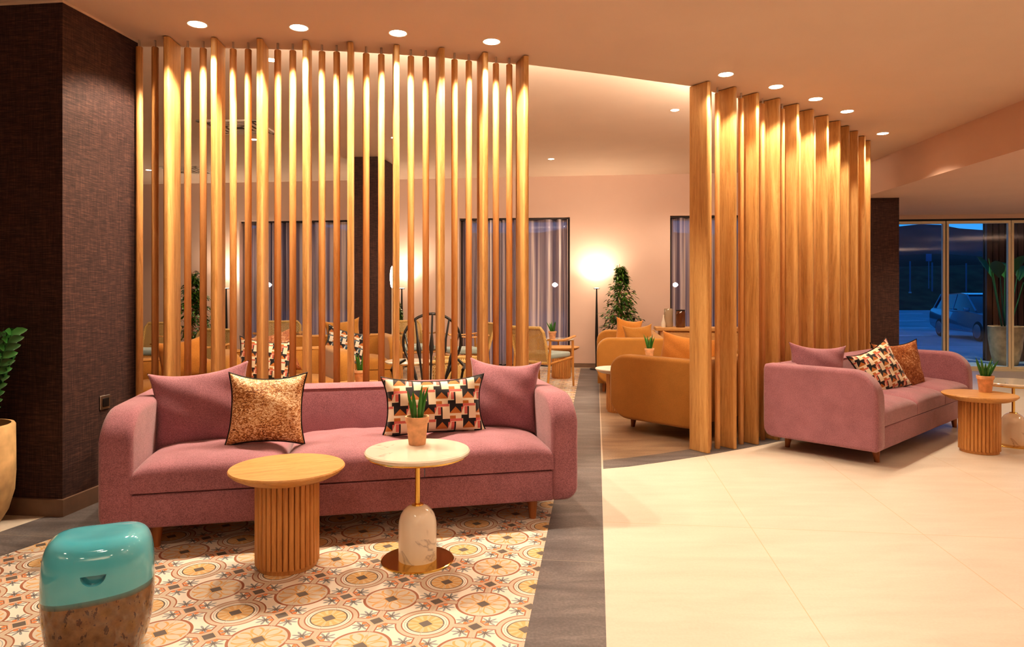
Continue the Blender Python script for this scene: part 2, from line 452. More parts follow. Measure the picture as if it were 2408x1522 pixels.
inner = [at(1418, 1083), at(1480, 1077), at(1550, 1068), at(1625, 1056.5), Vector((1.75, 5.80, 0)), Vector((2.22, 6.16, 0)), Vector((2.75, 6.6, 0)), Vector((3.2, 7.1, 0)), Vector((3.7, 7.75, 0))]
poly_struct('floor', outer + inner[::-1], -.01, .0015, M['greyslab'])
poly_struct('floor', inner + [Vector((4.6, 8.9, 0)), Vector((4.7, 10.97, 0)), rd(RG, 11.30)], -.01, .0012, M['taupe'])

# ------------------------------------------------------------------ setting: ceilings
def off(P, T, dist): return [Vector((p[0] - sin(t) * dist, p[1] + cos(t) * dist, 0)) for p, t in zip(P, T)]
edge = [Vector((-2.42, 4.60, 0))] + off(P1, T1, .21) + [ceilpt(1248, 153), ceilpt(1400, 172), ceilpt(1625, 203)] + off(P2, T2, .21)[1:]
def sx(Y): return 4.32 + (Y - 5.88) * .058
cl = [Vector((-16, 4.60, 0))] + edge + [Vector((sx(8.9), 8.9, 0)), Vector((sx(-6), -6, 0)), Vector((-16, -6, 0))]
poly_struct('ceiling', cl, ZC, ZF, M['paint'])
poly_struct('ceiling', [(-16, 4.3), (-16, 14), (14, 11.2), (14, -6), (-16, -6)], ZF, ZF + .15, M['paint'])
poly_struct('ceiling', [(sx(-6), -6), (14, -6), (14, 11.0), (4.78, 11.2), (4.55, 9.3), (sx(8.7), 8.7)], ZL, ZF, M['paint_wall'])

# ------------------------------------------------------------------ setting: back wall with three window openings
DW = 11.416
def wallbox(mb, r0, r1, z0, z1, d0=DW, d1=DW + .25):
    mb.prism([rd(r0, d0), rd(r1, d0), rd(r1, d1), rd(r0, d1)], z0, z1)
def r_at(px, d=DW):                                 # room r where the view ray of px meets the wall
    u = (px - CX) / F; return d * (u * RX - 1 * DX) / (u * DX + DY) if False else ((u * RX + RY) / (u * DX + DY)) * d
WTOP = 2.455
wins = [(r_at(563), r_at(818)), (r_at(1080), r_at(1340)), (r_at(1576), r_at(1850))]
wb = MB(); prev = -14.0
for a, b in wins:
    wallbox(wb, prev, a, 0, ZF + .05); wallbox(wb, a, b, WTOP, ZF + .05); prev = b
wallbox(wb, prev, 4.2, 0, ZF + .05)
struct('wall_back', wb, M['paint_wall'])
bb = MB(); prev = -14.0
for a, b in wins:
    bb.prism([rd(prev, DW - .015), rd(a, DW - .015), rd(a, DW), rd(prev, DW)], 0, .07); prev = b
bb.prism([rd(prev, DW - .015), rd(4.05, DW - .015), rd(4.05, DW), rd(prev, DW)], 0, .07)
struct('baseboard_back', bb, M['skirting'])
for i, (a, b) in enumerate(wins):
    fr = MB()
    for q in (a, (a + b) / 2 - .03, b - .06): fr.prism([rd(q, DW + .17), rd(q + .06, DW + .17), rd(q + .06, DW + .22), rd(q, DW + .22)], 0, WTOP)
    fr.prism([rd(a, DW + .17), rd(b, DW + .17), rd(b, DW + .22), rd(a, DW + .22)], WTOP - .06, WTOP)
    fr.prism([rd(a, DW + .17), rd(b, DW + .17), rd(b, DW + .22), rd(a, DW + .22)], 0, .06)
    w = struct('window_%d' % (i + 1), fr, M['vent_dark'])
    g = MB().prism([rd(a, DW + .19), rd(b, DW + .19), rd(b, DW + .195), rd(a, DW + .195)], 0, WTOP)
    g.build('pane', M['glass'], w, smooth=0)
    cu = MB(); n = int((b - a) / .006); top = []; bot = []
    rr = random.Random(i)
    ph = 0; pts = []
    for k in range(n + 1):
        q = a + .03 + (b - a - .06) * k / n
        ph += (.75 + .40 * sin(q * 3.1 + i) + .25 * sin(q * 7.7)) * .34
        pts.append(rd(q, DW + .10 + .06 * sin(ph)))
    vs = [(p.x, p.y, .02) for p in pts] + [(p.x, p.y, WTOP - .03) for p in pts]
    cu.add(vs, [(k, k + 1, n + 2 + k, n + 1 + k) for k in range(n)])
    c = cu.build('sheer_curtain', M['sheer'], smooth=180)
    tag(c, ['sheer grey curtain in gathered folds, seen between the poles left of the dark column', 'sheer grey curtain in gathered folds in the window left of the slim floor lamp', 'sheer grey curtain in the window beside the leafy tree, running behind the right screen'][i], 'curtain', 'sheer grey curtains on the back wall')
    MB().prism([rd(a, DW + .07), rd(b, DW + .07), rd(b, DW + .13), rd(a, DW + .13)], WTOP - .03, WTOP - .002).build('curtain_rail', M['vent_dark'], c, smooth=0)

# left pier clad in dark grasscloth (corner toward the camera)
c0 = Vector((-2.492, 3.866, 0))
def pierpts(o=0.0):
    a = c0 + Vector((RX * o - DX * o, RY * o - DY * o, 0))
    return [a, a + Vector((DX, DY, 0)) * (.64 + o * 2), a + Vector((DX, DY, 0)) * (.64 + o * 2) - Vector((RX, RY, 0)) * (6 + o), a - Vector((RX, RY, 0)) * (6 + o)]
struct('wall_left', MB().prism([(p.x, p.y) for p in pierpts()], 0, ZC), M['wallpaper'])
struct('baseboard_left', MB().prism([(p.x, p.y) for p in pierpts(.018)], 0, .095), M['skirting'])
# pale caulk line where the pier meets the ceiling
struct('trim_1', MB().prism([(p.x, p.y) for p in pierpts(.006)], ZC - .012, ZC), M['paint'])
# columns
def column(name, c, w, dep, z1):
    a = Vector(c)
    p = [a, a - Vector((RX, RY, 0)) * w, a - Vector((RX, RY, 0)) * w + Vector((DX, DY, 0)) * dep, a + Vector((DX, DY, 0)) * dep]
    return struct(name, MB().prism([(q.x, q.y) for q in p], 0, z1), M['wallpaper'])
column('wall_center', (-1.843, 9.72, 0), .42, .62, ZF)
column('wall_right', (4.99, 8.99, 0), .55, .45, ZL)
struct('wall_east', MB().prism([rd(4.10, DW + .3), rd(4.32, DW + .3), rd(3.70, 9.95), rd(3.50, 9.95)], 0, ZF), M['paint_wall'])
# outer shell behind and beside the camera
struct('wall_rear', MB().box(-16, 14, -6.2, -6, 0, ZF), M['paint_wall'])
struct('wall_far_left', MB().box(-16.2, -16, -6, 15, 0, ZF), M['paint_wall'])
struct('wall_far_right', MB().box(14, 14.2, -6, 11.5, 0, ZF), M['paint_wall'])

# ------------------------------------------------------------------ entrance glazing
gx0, gx1 = at(2277, 870), at(2408, 872)
GD = .12 * gx0.x + DY * gx0.y                        # room depth of the glazing
GD = gx0.x * DX + gx0.y * DY
def gr(px): return r_at(px, GD)
def zpx(px, py):
    p = rd(gr(px), GD); return CH - (py - CY) / F * p.y
def gbox(mb, r0, r1, z0, z1, d0=0.0, d1=.06): return mb.prism([rd(r0, GD + d0), rd(r1, GD + d0), rd(r1, GD + d1), rd(r0, GD + d1)], z0, z1)
rl, rr_ = gr(2060), gr(2408) + 3.5
H0, H1, H2, H3 = zpx(2240, 526), zpx(2240, 519), zpx(2240, 515), zpx(2240, 502)
hd = MB(); gbox(hd, rl, rr_, H2, H3 - .012, -.03, .08)
gbox(hd, rl, rr_, H3 + .005, ZL + .02, -.05, .1)
struct('trim_2', hd, M['paint_wall'])
st = MB(); gbox(st, rl, rr_, H1 - .005, H2, 0, .05); struct('trim_3', st, M['rubber'])
def leaf(n, px0, px1):
    a, b = gr(px0), gr(px1); fr = MB(); w = .035
    gbox(fr, a, b, H0, H1 - .005); gbox(fr, a, b, .0, .055)
    gbox(fr, a, a + w, .055, H0); gbox(fr, b - w, b, .055, H0)
    d = struct('door_%d' % n, fr, M['frame_metal'])
    gbox(MB(), a + w, b - w, .055, H0, .025, .03).build('pane', M['glass'], d, smooth=0)
    return d
leaf(1, 2062, 2223.5); leaf(2, 2226, 2377.5)
gs = MB(); gbox(gs, gr(2223.5), gr(2226), .0, H1, .01, .05); struct('trim_4', gs, M['rubber'])
leaf(3, 2379, 2700)
th_ = MB(); gbox(th_, rl, rr_, 0.0, .018, -.12, .1); struct('trim_5', th_, M['frame_metal'])

# ------------------------------------------------------------------ slatted screens
BD, BT, PR = .19, .038, .0215
def round_board(h):
    w, r = BT / 2, .012; pts = []
    for cx_, cy_, a0 in ((w - r, BD - r, 0), (-w + r, BD - r, 90), (-w + r, r, 180), (w - r, r, 270)):
        for k in range(5): a = radians(a0 + 22.5 * k); pts.append((cx_ + r * cos(a), cy_ + r * sin(a)))
    return MB().prism(pts, .004, h)
board0 = round_board(ZC - .006).mesh('screen_board', 40); board0.materials.append(M['oak'])
rod0 = MB().lathe([(PR - .002, 0), (PR, .004), (PR, ZC - .050), (PR - .002, ZC - .046)], 20).mesh('screen_pole', 40); rod0.materials.append(M['pole_wood'])
pin0 = MB().lathe([(.007, ZC - .047), (.007, ZC)], 12).mesh('fixing_pin', 40); pin0.materials.append(M['steel'])
ordw = ['first', 'second', 'third', 'fourth', 'fifth', 'sixth', 'seventh', 'eighth', 'ninth', 'tenth', 'eleventh', 'twelfth']
def put_board(p, t, label, group):
    o = bpy.data.objects.new('screen_board', board0); COL.objects.link(o)
    o.location = (p[0], p[1], 0); o.rotation_euler = (0, 0, t); return tag(o, label, 'slat', group)
def put_rod(p, t, label, group):
    o = bpy.data.objects.new('screen_pole', rod0); COL.objects.link(o)
    o.location = (p[0] - sin(t) * BD * .5, p[1] + cos(t) * BD * .5, 0); o.rotation_euler = (0, 0, t); tag(o, label, 'pole', group)
    c = bpy.data.objects.new('fixing_pin', pin0); COL.objects.link(c); c.parent = o
g1 = 'flat oak boards of the screen behind the front sofa'; g2 = 'round wooden poles of the screen behind the front sofa'
for i, (p, t) in enumerate(zip(P1, T1)):
    put_board(p, t, 'flat oak board, %s from the dark wall in the screen behind the front sofa' % ordw[i], g1)
    if i < 8:
        q = P1[i + 1]
        for k in (1, 2):
            put_rod((p[0] + (q[0] - p[0]) * k / 3, p[1] + (q[1] - p[1]) * k / 3), t, 'round wooden pole, %s right of the %s flat board, front sofa screen' % (ordw[k - 1], ordw[i]), g2)
for k, dx in ((1, -.107), (2, -.205)):
    put_rod((P1[0][0] + dx, P1[0][1] - .006 * k), T1[0], ['dark reddish round pole between the dark wall pole and the first flat board', 'round wooden pole standing against the dark grasscloth wall'][k - 1], g2)
g3 = 'flat oak boards of the screen behind the right sofa'; g4 = 'round wooden poles of the screen behind the right sofa'
for i, (p, t) in enumerate(zip(P2, T2)):
    put_board(p, t, 'flat oak board, %s from the walkway in the screen behind the right sofa' % ordw[i], g3)
    if i < 11:
        q = P2[i + 1]
        for k in (1, 2):
            put_rod((p[0] + (q[0] - p[0]) * k / 3, p[1] + (q[1] - p[1]) * k / 3), t, 'round wooden pole, %s beyond the %s flat board, right sofa screen' % (ordw[k - 1], ordw[i]), g4)

# ------------------------------------------------------------------ sofas
def rring(y, x0, x1, z0, z1, rs):                   # rounded rectangle in xz at depth y; rs: radii bl, br, tr, tl
    pts = []
    mx = min(x1 - x0, z1 - z0) * .49
    for (cx_, cz_, sx_, sz_, a0, r) in ((x1, z0, -1, 1, 270, rs[1]), (x1, z1, -1, -1, 0, rs[2]), (x0, z1, 1, -1, 90, rs[3]), (x0, z0, 1, 1, 180, rs[0])):
        r = min(r, mx * 1.0)
        for k in range(7):
            a = radians(a0 + 15 * k); pts.append((cx_ + sx_ * r + r * cos(a), y, cz_ + sz_ * r + r * sin(a)))
    return pts
def make_arm(xo, side, D, H, zb, w, rt, rbk, rout, rfb=.0):
    x0, x1 = (xo, xo + w) if side < 0 else (xo - w, xo)
    rings = []; yf = -D / 2
    ys = [0, .006, .02, .04, .07, .1, .13, .16, .2, .26, .4, D - .3, D - .2, D - .14, D - .1, D - .06, D - .03, D - .01, D]
    for s in ys:
        top = H if s >= rt else H - rt + sqrt(max(0, rt * rt - (rt - s) ** 2))
        e = D - s; bot = zb if e >= rbk else zb + rbk - sqrt(max(0, rbk * rbk - (rbk - e) ** 2))
        if rfb and s < rfb: bot = max(bot, zb + rfb - sqrt(max(0, rfb * rfb - (rfb - s) ** 2)))
        ins = .018 * (1 - min(1, s / .02)) ** 2 + .018 * (1 - min(1, e / .02)) ** 2
        ro = max(.03, rout)
        rs = [.025, .025, .035, .035]
        if side < 0: rs[0] = ro
        else: rs[1] = ro
        rings.append(rring(yf + s, x0 + ins, x1 - ins, bot + ins, max(top - ins, bot + .1), rs))
    return MB().loft(rings)
def cushion_slab(x0, x1, y0, y1, z0, z1, puff=.045):
    nx, ny = 22, 20; rf = .055; vs = []; fs = []
    def sup(t, p): return (abs(t) ** p)
    top = []
    for j in range(ny + 1):
        v = -1 + 2 * j / ny
        for i in range(nx + 1):
            u = -1 + 2 * i / nx
            uu = math.copysign(1 - (1 - abs(u)) ** 1.6, u); vv = math.copysign(1 - (1 - abs(v)) ** 1.6, v)
            ex = (1 - sup(uu, 8)) ; ey = (1 - sup(vv, 8))
            e = max(0, min(ex, 1)) ** .35 * max(0, min(ey, 1)) ** .35
            x = (x0 + x1) / 2 + uu * (x1 - x0) / 2; y = (y0 + y1) / 2 + vv * (y1 - y0) / 2
            dome = (1 - uu * uu) ** .6 * (1 - vv * vv) ** .6 if abs(uu) < 1 and abs(vv) < 1 else 0
            z = z0 + (z1 - z0) * .62 + (z1 - z0) * .38 * e + puff * dome
            z += .004 * sin(x * 31 + y * 17) * dome
            top.append((x, y, z))
    n = len(top)
    low = []
    for j in range(ny + 1):
        for i in range(nx + 1):
            x, y, z = top[j * (nx + 1) + i]; low.append((x, y, z0))
    W = nx + 1
    fs += [(j * W + i, j * W + i + 1, (j + 1) * W + i + 1, (j + 1) * W + i) for j in range(ny) for i in range(nx)]
    fs += [(n + j * W + i, n + (j + 1) * W + i, n + (j + 1) * W + i + 1, n + j * W + i + 1) for j in range(ny) for i in range(nx)]
    for i in range(nx):
        fs.append((i, n + i, n + i + 1, i + 1)); a = ny * W + i; fs.append((a, a + 1, n + a + 1, n + a))
    for j in range(ny):
        a = j * W; b = (j + 1) * W; fs.append((a, b, n + b, n + a)); a += nx; b += nx; fs.append((a, n + a, n + b, b))
    return MB().add(top + low, fs)
def make_sofa(name, label, cat, W, D, H, mat, loc, rz, seats=3, rout=.12, rt=.2, rbk=.12, group=None, aw=.148, rfb=0):
    t = thing(name, label, cat, loc, rz, group)
    zb = .112; zs = .283
    make_arm(-W / 2, -1, D, H, zb, aw, rt, rbk, rout, rfb).build('arm', mat, t)
    make_arm(W / 2, 1, D, H, zb, aw, rt, rbk, rout, rfb).build('arm', mat, t)
    bk = MB(); hw = W / 2 - aw + .012
    rings = []
    for s in (0, .012, .05, .5, .95, .988, 1):
        x = -hw + 2 * hw * s
        pr = []
        for (y, z) in ((D / 2 - .19, zb + .02), (D / 2 - .185, H - .05), (D / 2 - .17, H - .02), (D / 2 - .14, H - .004), (D / 2 - .08, H), (D / 2 - .03, H - .006), (D / 2 - .008, H - .03), (D / 2, H - .07), (D / 2, zb + rbk), (D / 2 - rbk * .3, zb + rbk * .3), (D / 2 - rbk, zb + .01)):
            pr.append((x, y, z))
        rings.append(pr)
    bk.loft(rings).build('backrest', mat, t)
    sm = MB().tube([(-hw, D / 2 - .176, H - .022), (hw, D / 2 - .176, H - .022)], .0035, 6); sm.build('piping', mat, t)
    MB().box(-hw, hw, -D / 2 + .012, D / 2 - .17, zb, zs - .006, .012).build('base_frame', mat, t)
    cw = 2 * hw / seats
    for k in range(seats):
        x0 = -hw + .012 + k * cw if k else -hw + .014
        cushion_slab(-hw + k * cw + .003, -hw + (k + 1) * cw - .003, -D / 2 + .004, D / 2 - .185, zs, .405).build('seat_cushion', mat, t, smooth=60)
    for sx_ in (-1, 1):
        for sy in (-1, 1):
            x = sx_ * (W / 2 - .235); y = sy * (D / 2 - .10)
            lg = MB().loft([[(x + r_ * cos(a * pi / 8), y + r_ * sin(a * pi / 8) + dy, z) for a in range(16)] for r_, z, dy in ((.018, 0, sy * .012), (.021, .03, sy * .009), (.032, zb + .005, 0))])
            lg.build('leg', M['leg_wood'], t)
    return t
SA = radians(12.8); SB = radians(43)
sofaA = make_sofa('sofa', 'mauve velvet three-seat sofa in front of the tall slatted screen, behind the turquoise stool', 'sofa', 2.37, .92, .68, M['pink'], (-.895, 3.985, 0), SA, group=None)
sofaB = make_sofa('sofa', 'mauve velvet three-seat sofa at the right, its side to the viewer, on the cream floor', 'sofa', 2.37, .85, .68, M['pink'], (3.129, 5.984, 0), SB, rout=.03, rbk=.07)
make_sofa('sofa', 'mustard fabric sofa right behind the right screen, its arm beside the walkway', 'sofa', 2.37, .92, .68, M['mustard'], (2.06, 6.79, 0), SB + pi, rout=.03, rt=.16, rbk=.12, rfb=.2)
make_sofa('sofa', 'mustard fabric sofa near the leafy tree, facing left across the walkway, two cushions on it', 'sofa', 1.9, .84, .68, M['mustard'], (1.555, 9.32, 0), radians(263), seats=2, rout=.03, rt=.16, rfb=.2)
lab = 'seen between the poles of the left screen'
make_sofa('sofa', 'low mustard armchair sofa behind the poles, patterned black and white cushion on its seat', 'sofa', 1.15, .86, .68, M['mustard'], (-2.18, 6.68, 0), radians(28), seats=1, rout=.1, rt=.2)
make_sofa('sofa', 'mustard loveseat in front of the dark column, seen between the poles behind the front sofa', 'sofa', 1.7, .86, .68, M['mustard'], (-2.32, 8.75, 0), radians(22), seats=2, rout=.1, rt=.2)
make_sofa('sofa', 'mustard seat at the far left behind the poles beside the dark wall', 'sofa', .98, .80, .62, M['mustard'], (-3.28, 6.30, 0), radians(40), seats=1, rout=.1)

# ------------------------------------------------------------------ cushions
def make_cushion(label, w, h, t, mat, loc, rz, lean=.0, roll=.0, piping=None, seed=0, group=None, sag=.015, pinch=.13):
    rr = random.Random(seed); N = 26; ph = [rr.uniform(0, 6.28) for _ in range(6)]
    def outline(u, v):
        x = w / 2 * u * (1 - pinch * (1 - abs(v) ** 2.4)) ; z = h / 2 * v * (1 - pinch * (1 - abs(u) ** 2.4))
        if v > 0: z -= sag * (1 - u * u) * v
        return x, z
    vs = []; fs = []
    for side in (-1, 1):
        for j in range(N + 1):
            v = math.copysign(1 - (1 - abs(-1 + 2 * j / N)) ** 1.3, -1 + 2 * j / N)
            for i in range(N + 1):
                u = math.copysign(1 - (1 - abs(-1 + 2 * i / N)) ** 1.3, -1 + 2 * i / N)
                x, z = outline(u, v)
                e = max(0, (1 - u * u)) ** .5 * max(0, (1 - v * v)) ** .5
                e = e ** .85
                wr = .006 * sin(x * 26 + z * 9 + ph[0]) * (1 - e) * 2 * (abs(u) + abs(v)) * .5 + .004 * sin(z * 38 + x * 22 + ph[1])
                if max(abs(u), abs(v)) > .999: wr = 0; e = 0
                y = side * (t / 2 * e + wr * min(1, e * 3))
                vs.append((x, y, z))
    W = N + 1; n = W * W
    for j in range(N):
        for i in range(N):
            a = j * W + i; fs.append((a, a + 1, a + W + 1, a + W)); fs.append((n + a, n + a + W, n + a + W + 1, n + a + 1))
    mb = MB().add(vs, fs)
    me = mb.mesh('cushion', 0)
    bm = bmesh.new(); bm.from_mesh(me); bmesh.ops.remove_doubles(bm, verts=bm.verts[:], dist=.0004); bmesh.ops.recalc_face_normals(bm, faces=bm.faces[:]); bm.to_mesh(me); bm.free()
    me.shade_smooth()
    o = bpy.data.objects.new('cushion', me); COL.objects.link(o); me.materials.append(mat)
    o.rotation_mode = 'XYZ'
    o.matrix_world = Matrix.Translation(loc) @ Matrix.Rotation(rz, 4, 'Z') @ Matrix.Rotation(-lean, 4, 'X') @ Matrix.Rotation(roll, 4, 'Y')
    tag(o, label, 'cushion', group)
    if piping:
        pts = []
        for a, b, c_, d_ in ((-1, -1, 1, -1), (1, -1, 1, 1), (1, 1, -1, 1), (-1, 1, -1, -1)):
            for k in range(16):
                s = k / 16; x, z = outline(a + (c_ - a) * s, b + (d_ - b) * s); pts.append((x, 0, z))
        MB().tube(pts, .0055, 6, closed=True).build('piping', piping, o)
    return o
def pt(px, py, Y): return atY(px, Y, py)
make_cushion('large mauve cushion at the left end of the front sofa', .53, .45, .19, M['pink'], pt(474, 958, 3.82), SA + radians(-2), .22, radians(-7), seed=1)
make_cushion('square bronze flecked velvet cushion leaning on the front sofa', .40, .385, .16, M['bronze'], pt(628, 961, 3.72), SA + radians(4), .20, radians(2), M['black'], seed=2)
make_cushion('rectangular geometric print cushion with black piping on the front sofa behind the potted plant', .60, .34, .15, M['geo'], pt(1021, 953, 3.99), SA + radians(2), .22, 0, M['black'], seed=3)
make_cushion('large mauve cushion at the right end of the front sofa beside the printed cushion', .44, .44, .18, M['pink'], pt(1184, 930, 4.19), SA + radians(-16), .22, radians(3), seed=4)
make_cushion('mauve cushion propped in the near corner of the right sofa', .48, .38, .16, M['pink'], pt(1922, 864, 5.60), radians(4), .12, radians(4), seed=5)
make_cushion('geometric print cushion tilted on the right sofa in front of a rust one', .46, .44, .15, M['geo_small'], pt(2068, 872, 5.84), radians(14), .30, radians(-20), M['black'], seed=6)
make_cushion('rust flecked velvet cushion leaning behind the printed cushion on the right sofa', .50, .46, .16, M['rust'], pt(2114, 862, 6.20), radians(14), .22, radians(-3), M['black'], seed=7)
make_cushion('mustard cushion along the arm of the nearer mustard sofa behind the right screen', .62, .42, .17, M['mustard_light'], pt(1622, 838, 6.42), radians(-30), .35, radians(6), seed=8)
make_cushion('small mustard cushion in front of a taller one on the far mustard sofa', .40, .38, .14, M['mustard'], pt(1502, 798, 8.95), radians(8), .15, radians(-4), seed=9)
make_cushion('taller mustard cushion behind the small one, far mustard sofa', .38, .42, .14, M['mustard_light'], pt(1478, 785, 9.35), radians(10), .15, radians(8), seed=10)
make_cushion('black and white patterned cushion on the mustard armchair seen between the left poles', .50, .42, .15, M['geo_small'], pt(622, 849, 6.45), radians(10), .2, radians(6), M['black'], seed=11)
make_cushion('bronze velvet cushion behind the patterned one on the mustard armchair behind the poles', .48, .44, .15, M['rust'], pt(640, 832, 6.75), radians(16), .2, radians(-12), seed=12)
make_cushion('blue, black and white patterned cushion on the mustard loveseat by the dark column', .50, .40, .15, M['geo_blue'], pt(812, 812, 8.35), radians(12), .2, radians(14), M['black'], seed=13)
make_cushion('plain mustard cushion behind the blue patterned one on the loveseat', .44, .45, .15, M['mustard'], pt(808, 792, 8.60), radians(18), .2, radians(-6), seed=14)
make_cushion('brown mustard cushion on the far left mustard seat behind the poles', .44, .40, .16, M['mustard_light'], pt(432, 845, 6.30), radians(20), .2, radians(-10), seed=15)

# ------------------------------------------------------------------ side tables
def fluted_table(label, loc, rz=0.0, top='table_wood', group=None, R=.256, H=.45):
    t = thing('fluted_side_table', label, 'side table', loc, rz, group)
    MB().lathe([(0, H - .045), (R - .055, H - .045), (R - .018, H - .026), (R - .002, H - .012), (R, H - .006), (R - .004, H), (0, H)], 72, close=False).build('tabletop', M[top], t, 30)
    n = 34; vs = []; prof = []
    for k in range(n):
        for s, rr in ((0.0, .1285), (.10, .1375), (.28, .141), (.72, .141), (.90, .1375)):
            a = 2 * pi * (k + s) / n; prof.append((rr * cos(a), rr * sin(a)))
    MB().prism(prof, .022, H - .043).build('fluted_drum', M['flute_wood'], t, 25)
    MB().lathe([(.128, 0), (.131, .003), (.131, .022), (.12, .024)], 48).build('plinth', M['flute_wood'], t)
    return t
def marble_table(label, loc, H=.515, R=.243, side='marble', group=None):
    t = thing('marble_side_table', label, 'side table', loc, 0, group)
    MB().lathe([(0, H - .022), (R - .008, H - .022), (R - .001, H - .016), (R, H - .006), (R - .006, H), (0, H)], 72, close=False).build('tabletop', M['marble'], t)
    MB().lathe([(0, H - .031), (R - .016, H - .031), (R - .012, H - .027), (R - .012, H - .0225), (0, H - .0225)], 72, close=False).build('brass_rim', M['brass'], t)
    MB().lathe([(.0115, .25), (.0115, H - .030)], 20).build('pole', M['brass'], t)
    MB().lathe([(.088, .008), (.088, .165), (.085, .19), (.077, .215), (.064, .236), (.047, .250), (.030, .257), (0, .259)], 48).build('marble_base', M[side], t, 60)
    MB().lathe([(.026, .2560), (.028, .260), (.026, .263), (.0, .264)], 24).build('collar', M['brass'], t)
    MB().lathe([(.166, 0), (.168, .003), (.168, .007), (.164, .010), (0, .010)], 64).build('base_disc', M['brass'], t)
    return t
fluted_table('round oak side table with a fluted drum base on the patterned tiles', (-1.024, 3.18, 0), radians(25))
mt1 = atY(982, 3.233)
marble_table('white marble side table on a brass pole and disc, on the patterned tiles', (mt1.x, mt1.y, 0))
ft2 = atY(2303, 5.42)
fluted_table('round oak side table with a fluted drum base beside the right sofa', (ft2.x, ft2.y, 0), radians(10))
mt2 = atY(2383, 5.66)
marble_table('white marble side table on a brass pole at the right edge, behind an oak table', (mt2.x, mt2.y, 0), side='marble_side')
ft3 = at(1458, 968)
fluted_table('white topped fluted side table beside the nearer mustard sofa arm', (ft3.x, ft3.y, 0), 0, 'white_lacquer')
ft4 = at(1320, 889)
fluted_table('far round oak fluted table behind the cane armchair with the teal seat', (ft4.x, ft4.y, 0), 0, R=.26)
mt4 = atY(1313, 10.75)
marble_table('far small marble table by the curtain holding a potted plant', (mt4.x, mt4.y, 0))
mt5 = atY(1527, 7.6)
marble_table('marble side table hidden behind the nearer mustard sofa arm, holding a plant', (mt5.x, mt5.y, 0))
ft5 = atY(548, 9.3)
fluted_table('dark rimmed round table seen between the poles left of the patterned cushion', (ft5.x, ft5.y, 0))
ft6 = atY(960, 7.35)
marble_table('white marble table seen through the black spindle chair', (ft6.x, ft6.y, 0))
ft7 = atY(848, 6.0)
fluted_table('fluted oak table behind the poles holding a terracotta pot', (ft7.x, ft7.y, 0))

# ------------------------------------------------------------------ small potted plants
def potted(label, loc, h=.13, r=.05, leaves=7, lh=.15, seed=0, spread=.35, group=None):
    t = thing('potted_succulent', label, 'plant', loc, 0, group)
    MB().lathe([(0, 0), (r * .72, 0), (r * .75, .004), (r * .93, h * .76), (r * .96, h * .78), (r * 1.03, h * .80), (r * 1.06, h * .98), (r * 1.04, h), (r * .94, h), (r * .90, h * .9), (0, h * .9)], 40, close=False).build('pot', M['terracotta'], t, 40)
    MB().lathe([(0, h * .905), (r * .905, h * .905), (r * .905, h * .89)], 24, close=False).build('soil', M['soil'], t)
    rr = random.Random(seed); lf = MB()
    for k in range(leaves):
        a = 2 * pi * k / leaves + rr.uniform(-.3, .3); tl = rr.uniform(.05, spread); L = lh * rr.uniform(.7, 1.05)
        b = Vector((cos(a) * r * .35, sin(a) * r * .35, h * .89)); dr = Vector((cos(a) * tl, sin(a) * tl, 1)).normalized()
        pts = [b + dr * L * s + Vector((cos(a), sin(a), 0)) * (s * s * .015) for s in (0, .25, .5, .75, .92, 1)]
        lf.tube(pts, [r * q for q in (.15, .19, .17, .12, .05, .008)], 7)
    lf.build('leaves', M['spear'], t, 60)
    return t
p = at(981, 1045, .515)
potted('green spear succulent in a terracotta pot on the front marble table', (p.x, p.y, .515), .135, .054, 6, .165, 1, .16)
p = at(2317, 922, .45)
potted('green spear succulent in a terracotta pot on the oak table beside the right sofa', (p.x, p.y, .45), .13, .058, 9, .17, 2, .42)
potted('small green succulent pot showing above the nearer mustard sofa arm', (mt5.x, mt5.y, .515), .11, .05, 9, .17, 3, .3)
p = atY(1299, 10.62)
potted('far potted aloe on the marble table by the curtain', (p.x, p.y, .515), .12, .06, 9, .18, 4, .6)
potted('green succulent in a pale pot seen between the poles above the front sofa back', (ft7.x, ft7.y, .45), .12, .055, 8, .17, 5, .2)

# ------------------------------------------------------------------ ceramic stool
st_ = atY(234, 2.43)
def stool_prof():
    H = .425; n = 2.7; rings = []
    for z, s in ((0, .72), (.006, .76), (.03, .84), (.07, .92), (.12, .968), (.18, .995), (.25, 1), (.31, .99), (.35, .965), (.38, .915), (.40, .85), (.414, .75), (.422, .62), (.424, .45), (.423, .25), (.4225, .02)):
        ring = []
        for k in range(72):
            a = 2 * pi * k / 72; c, s_ = cos(a), sin(a)
            rr = (abs(c) ** n + abs(s_) ** n) ** (-1 / n)
            x = .172 * s * rr * c; y = .160 * s * rr * s_
            zz = z
            if z > .3: zz = z + ((x / .17) ** 2 * .020 - .014) * min(1, (z - .3) / .1)
            # half-moon grip
            g = .0
            if y < 0 and .255 < z < .345: g = 0
            ring.append((x, y, zz))
        rings.append(ring)
    return rings
t = thing('ceramic_stool', 'glossy ceramic drum stool, turquoise above and mottled bronze below, in the left foreground', 'stool', (st_.x, st_.y, 0), radians(24))
rings = stool_prof()
# refine vertically for smooth shading
body = MB().loft(rings)
bo = body.build('body', M['glaze'], t, 180)
sub = bo.modifiers.new('smooth', 'SUBSURF'); sub.levels = 1; sub.render_levels = 2
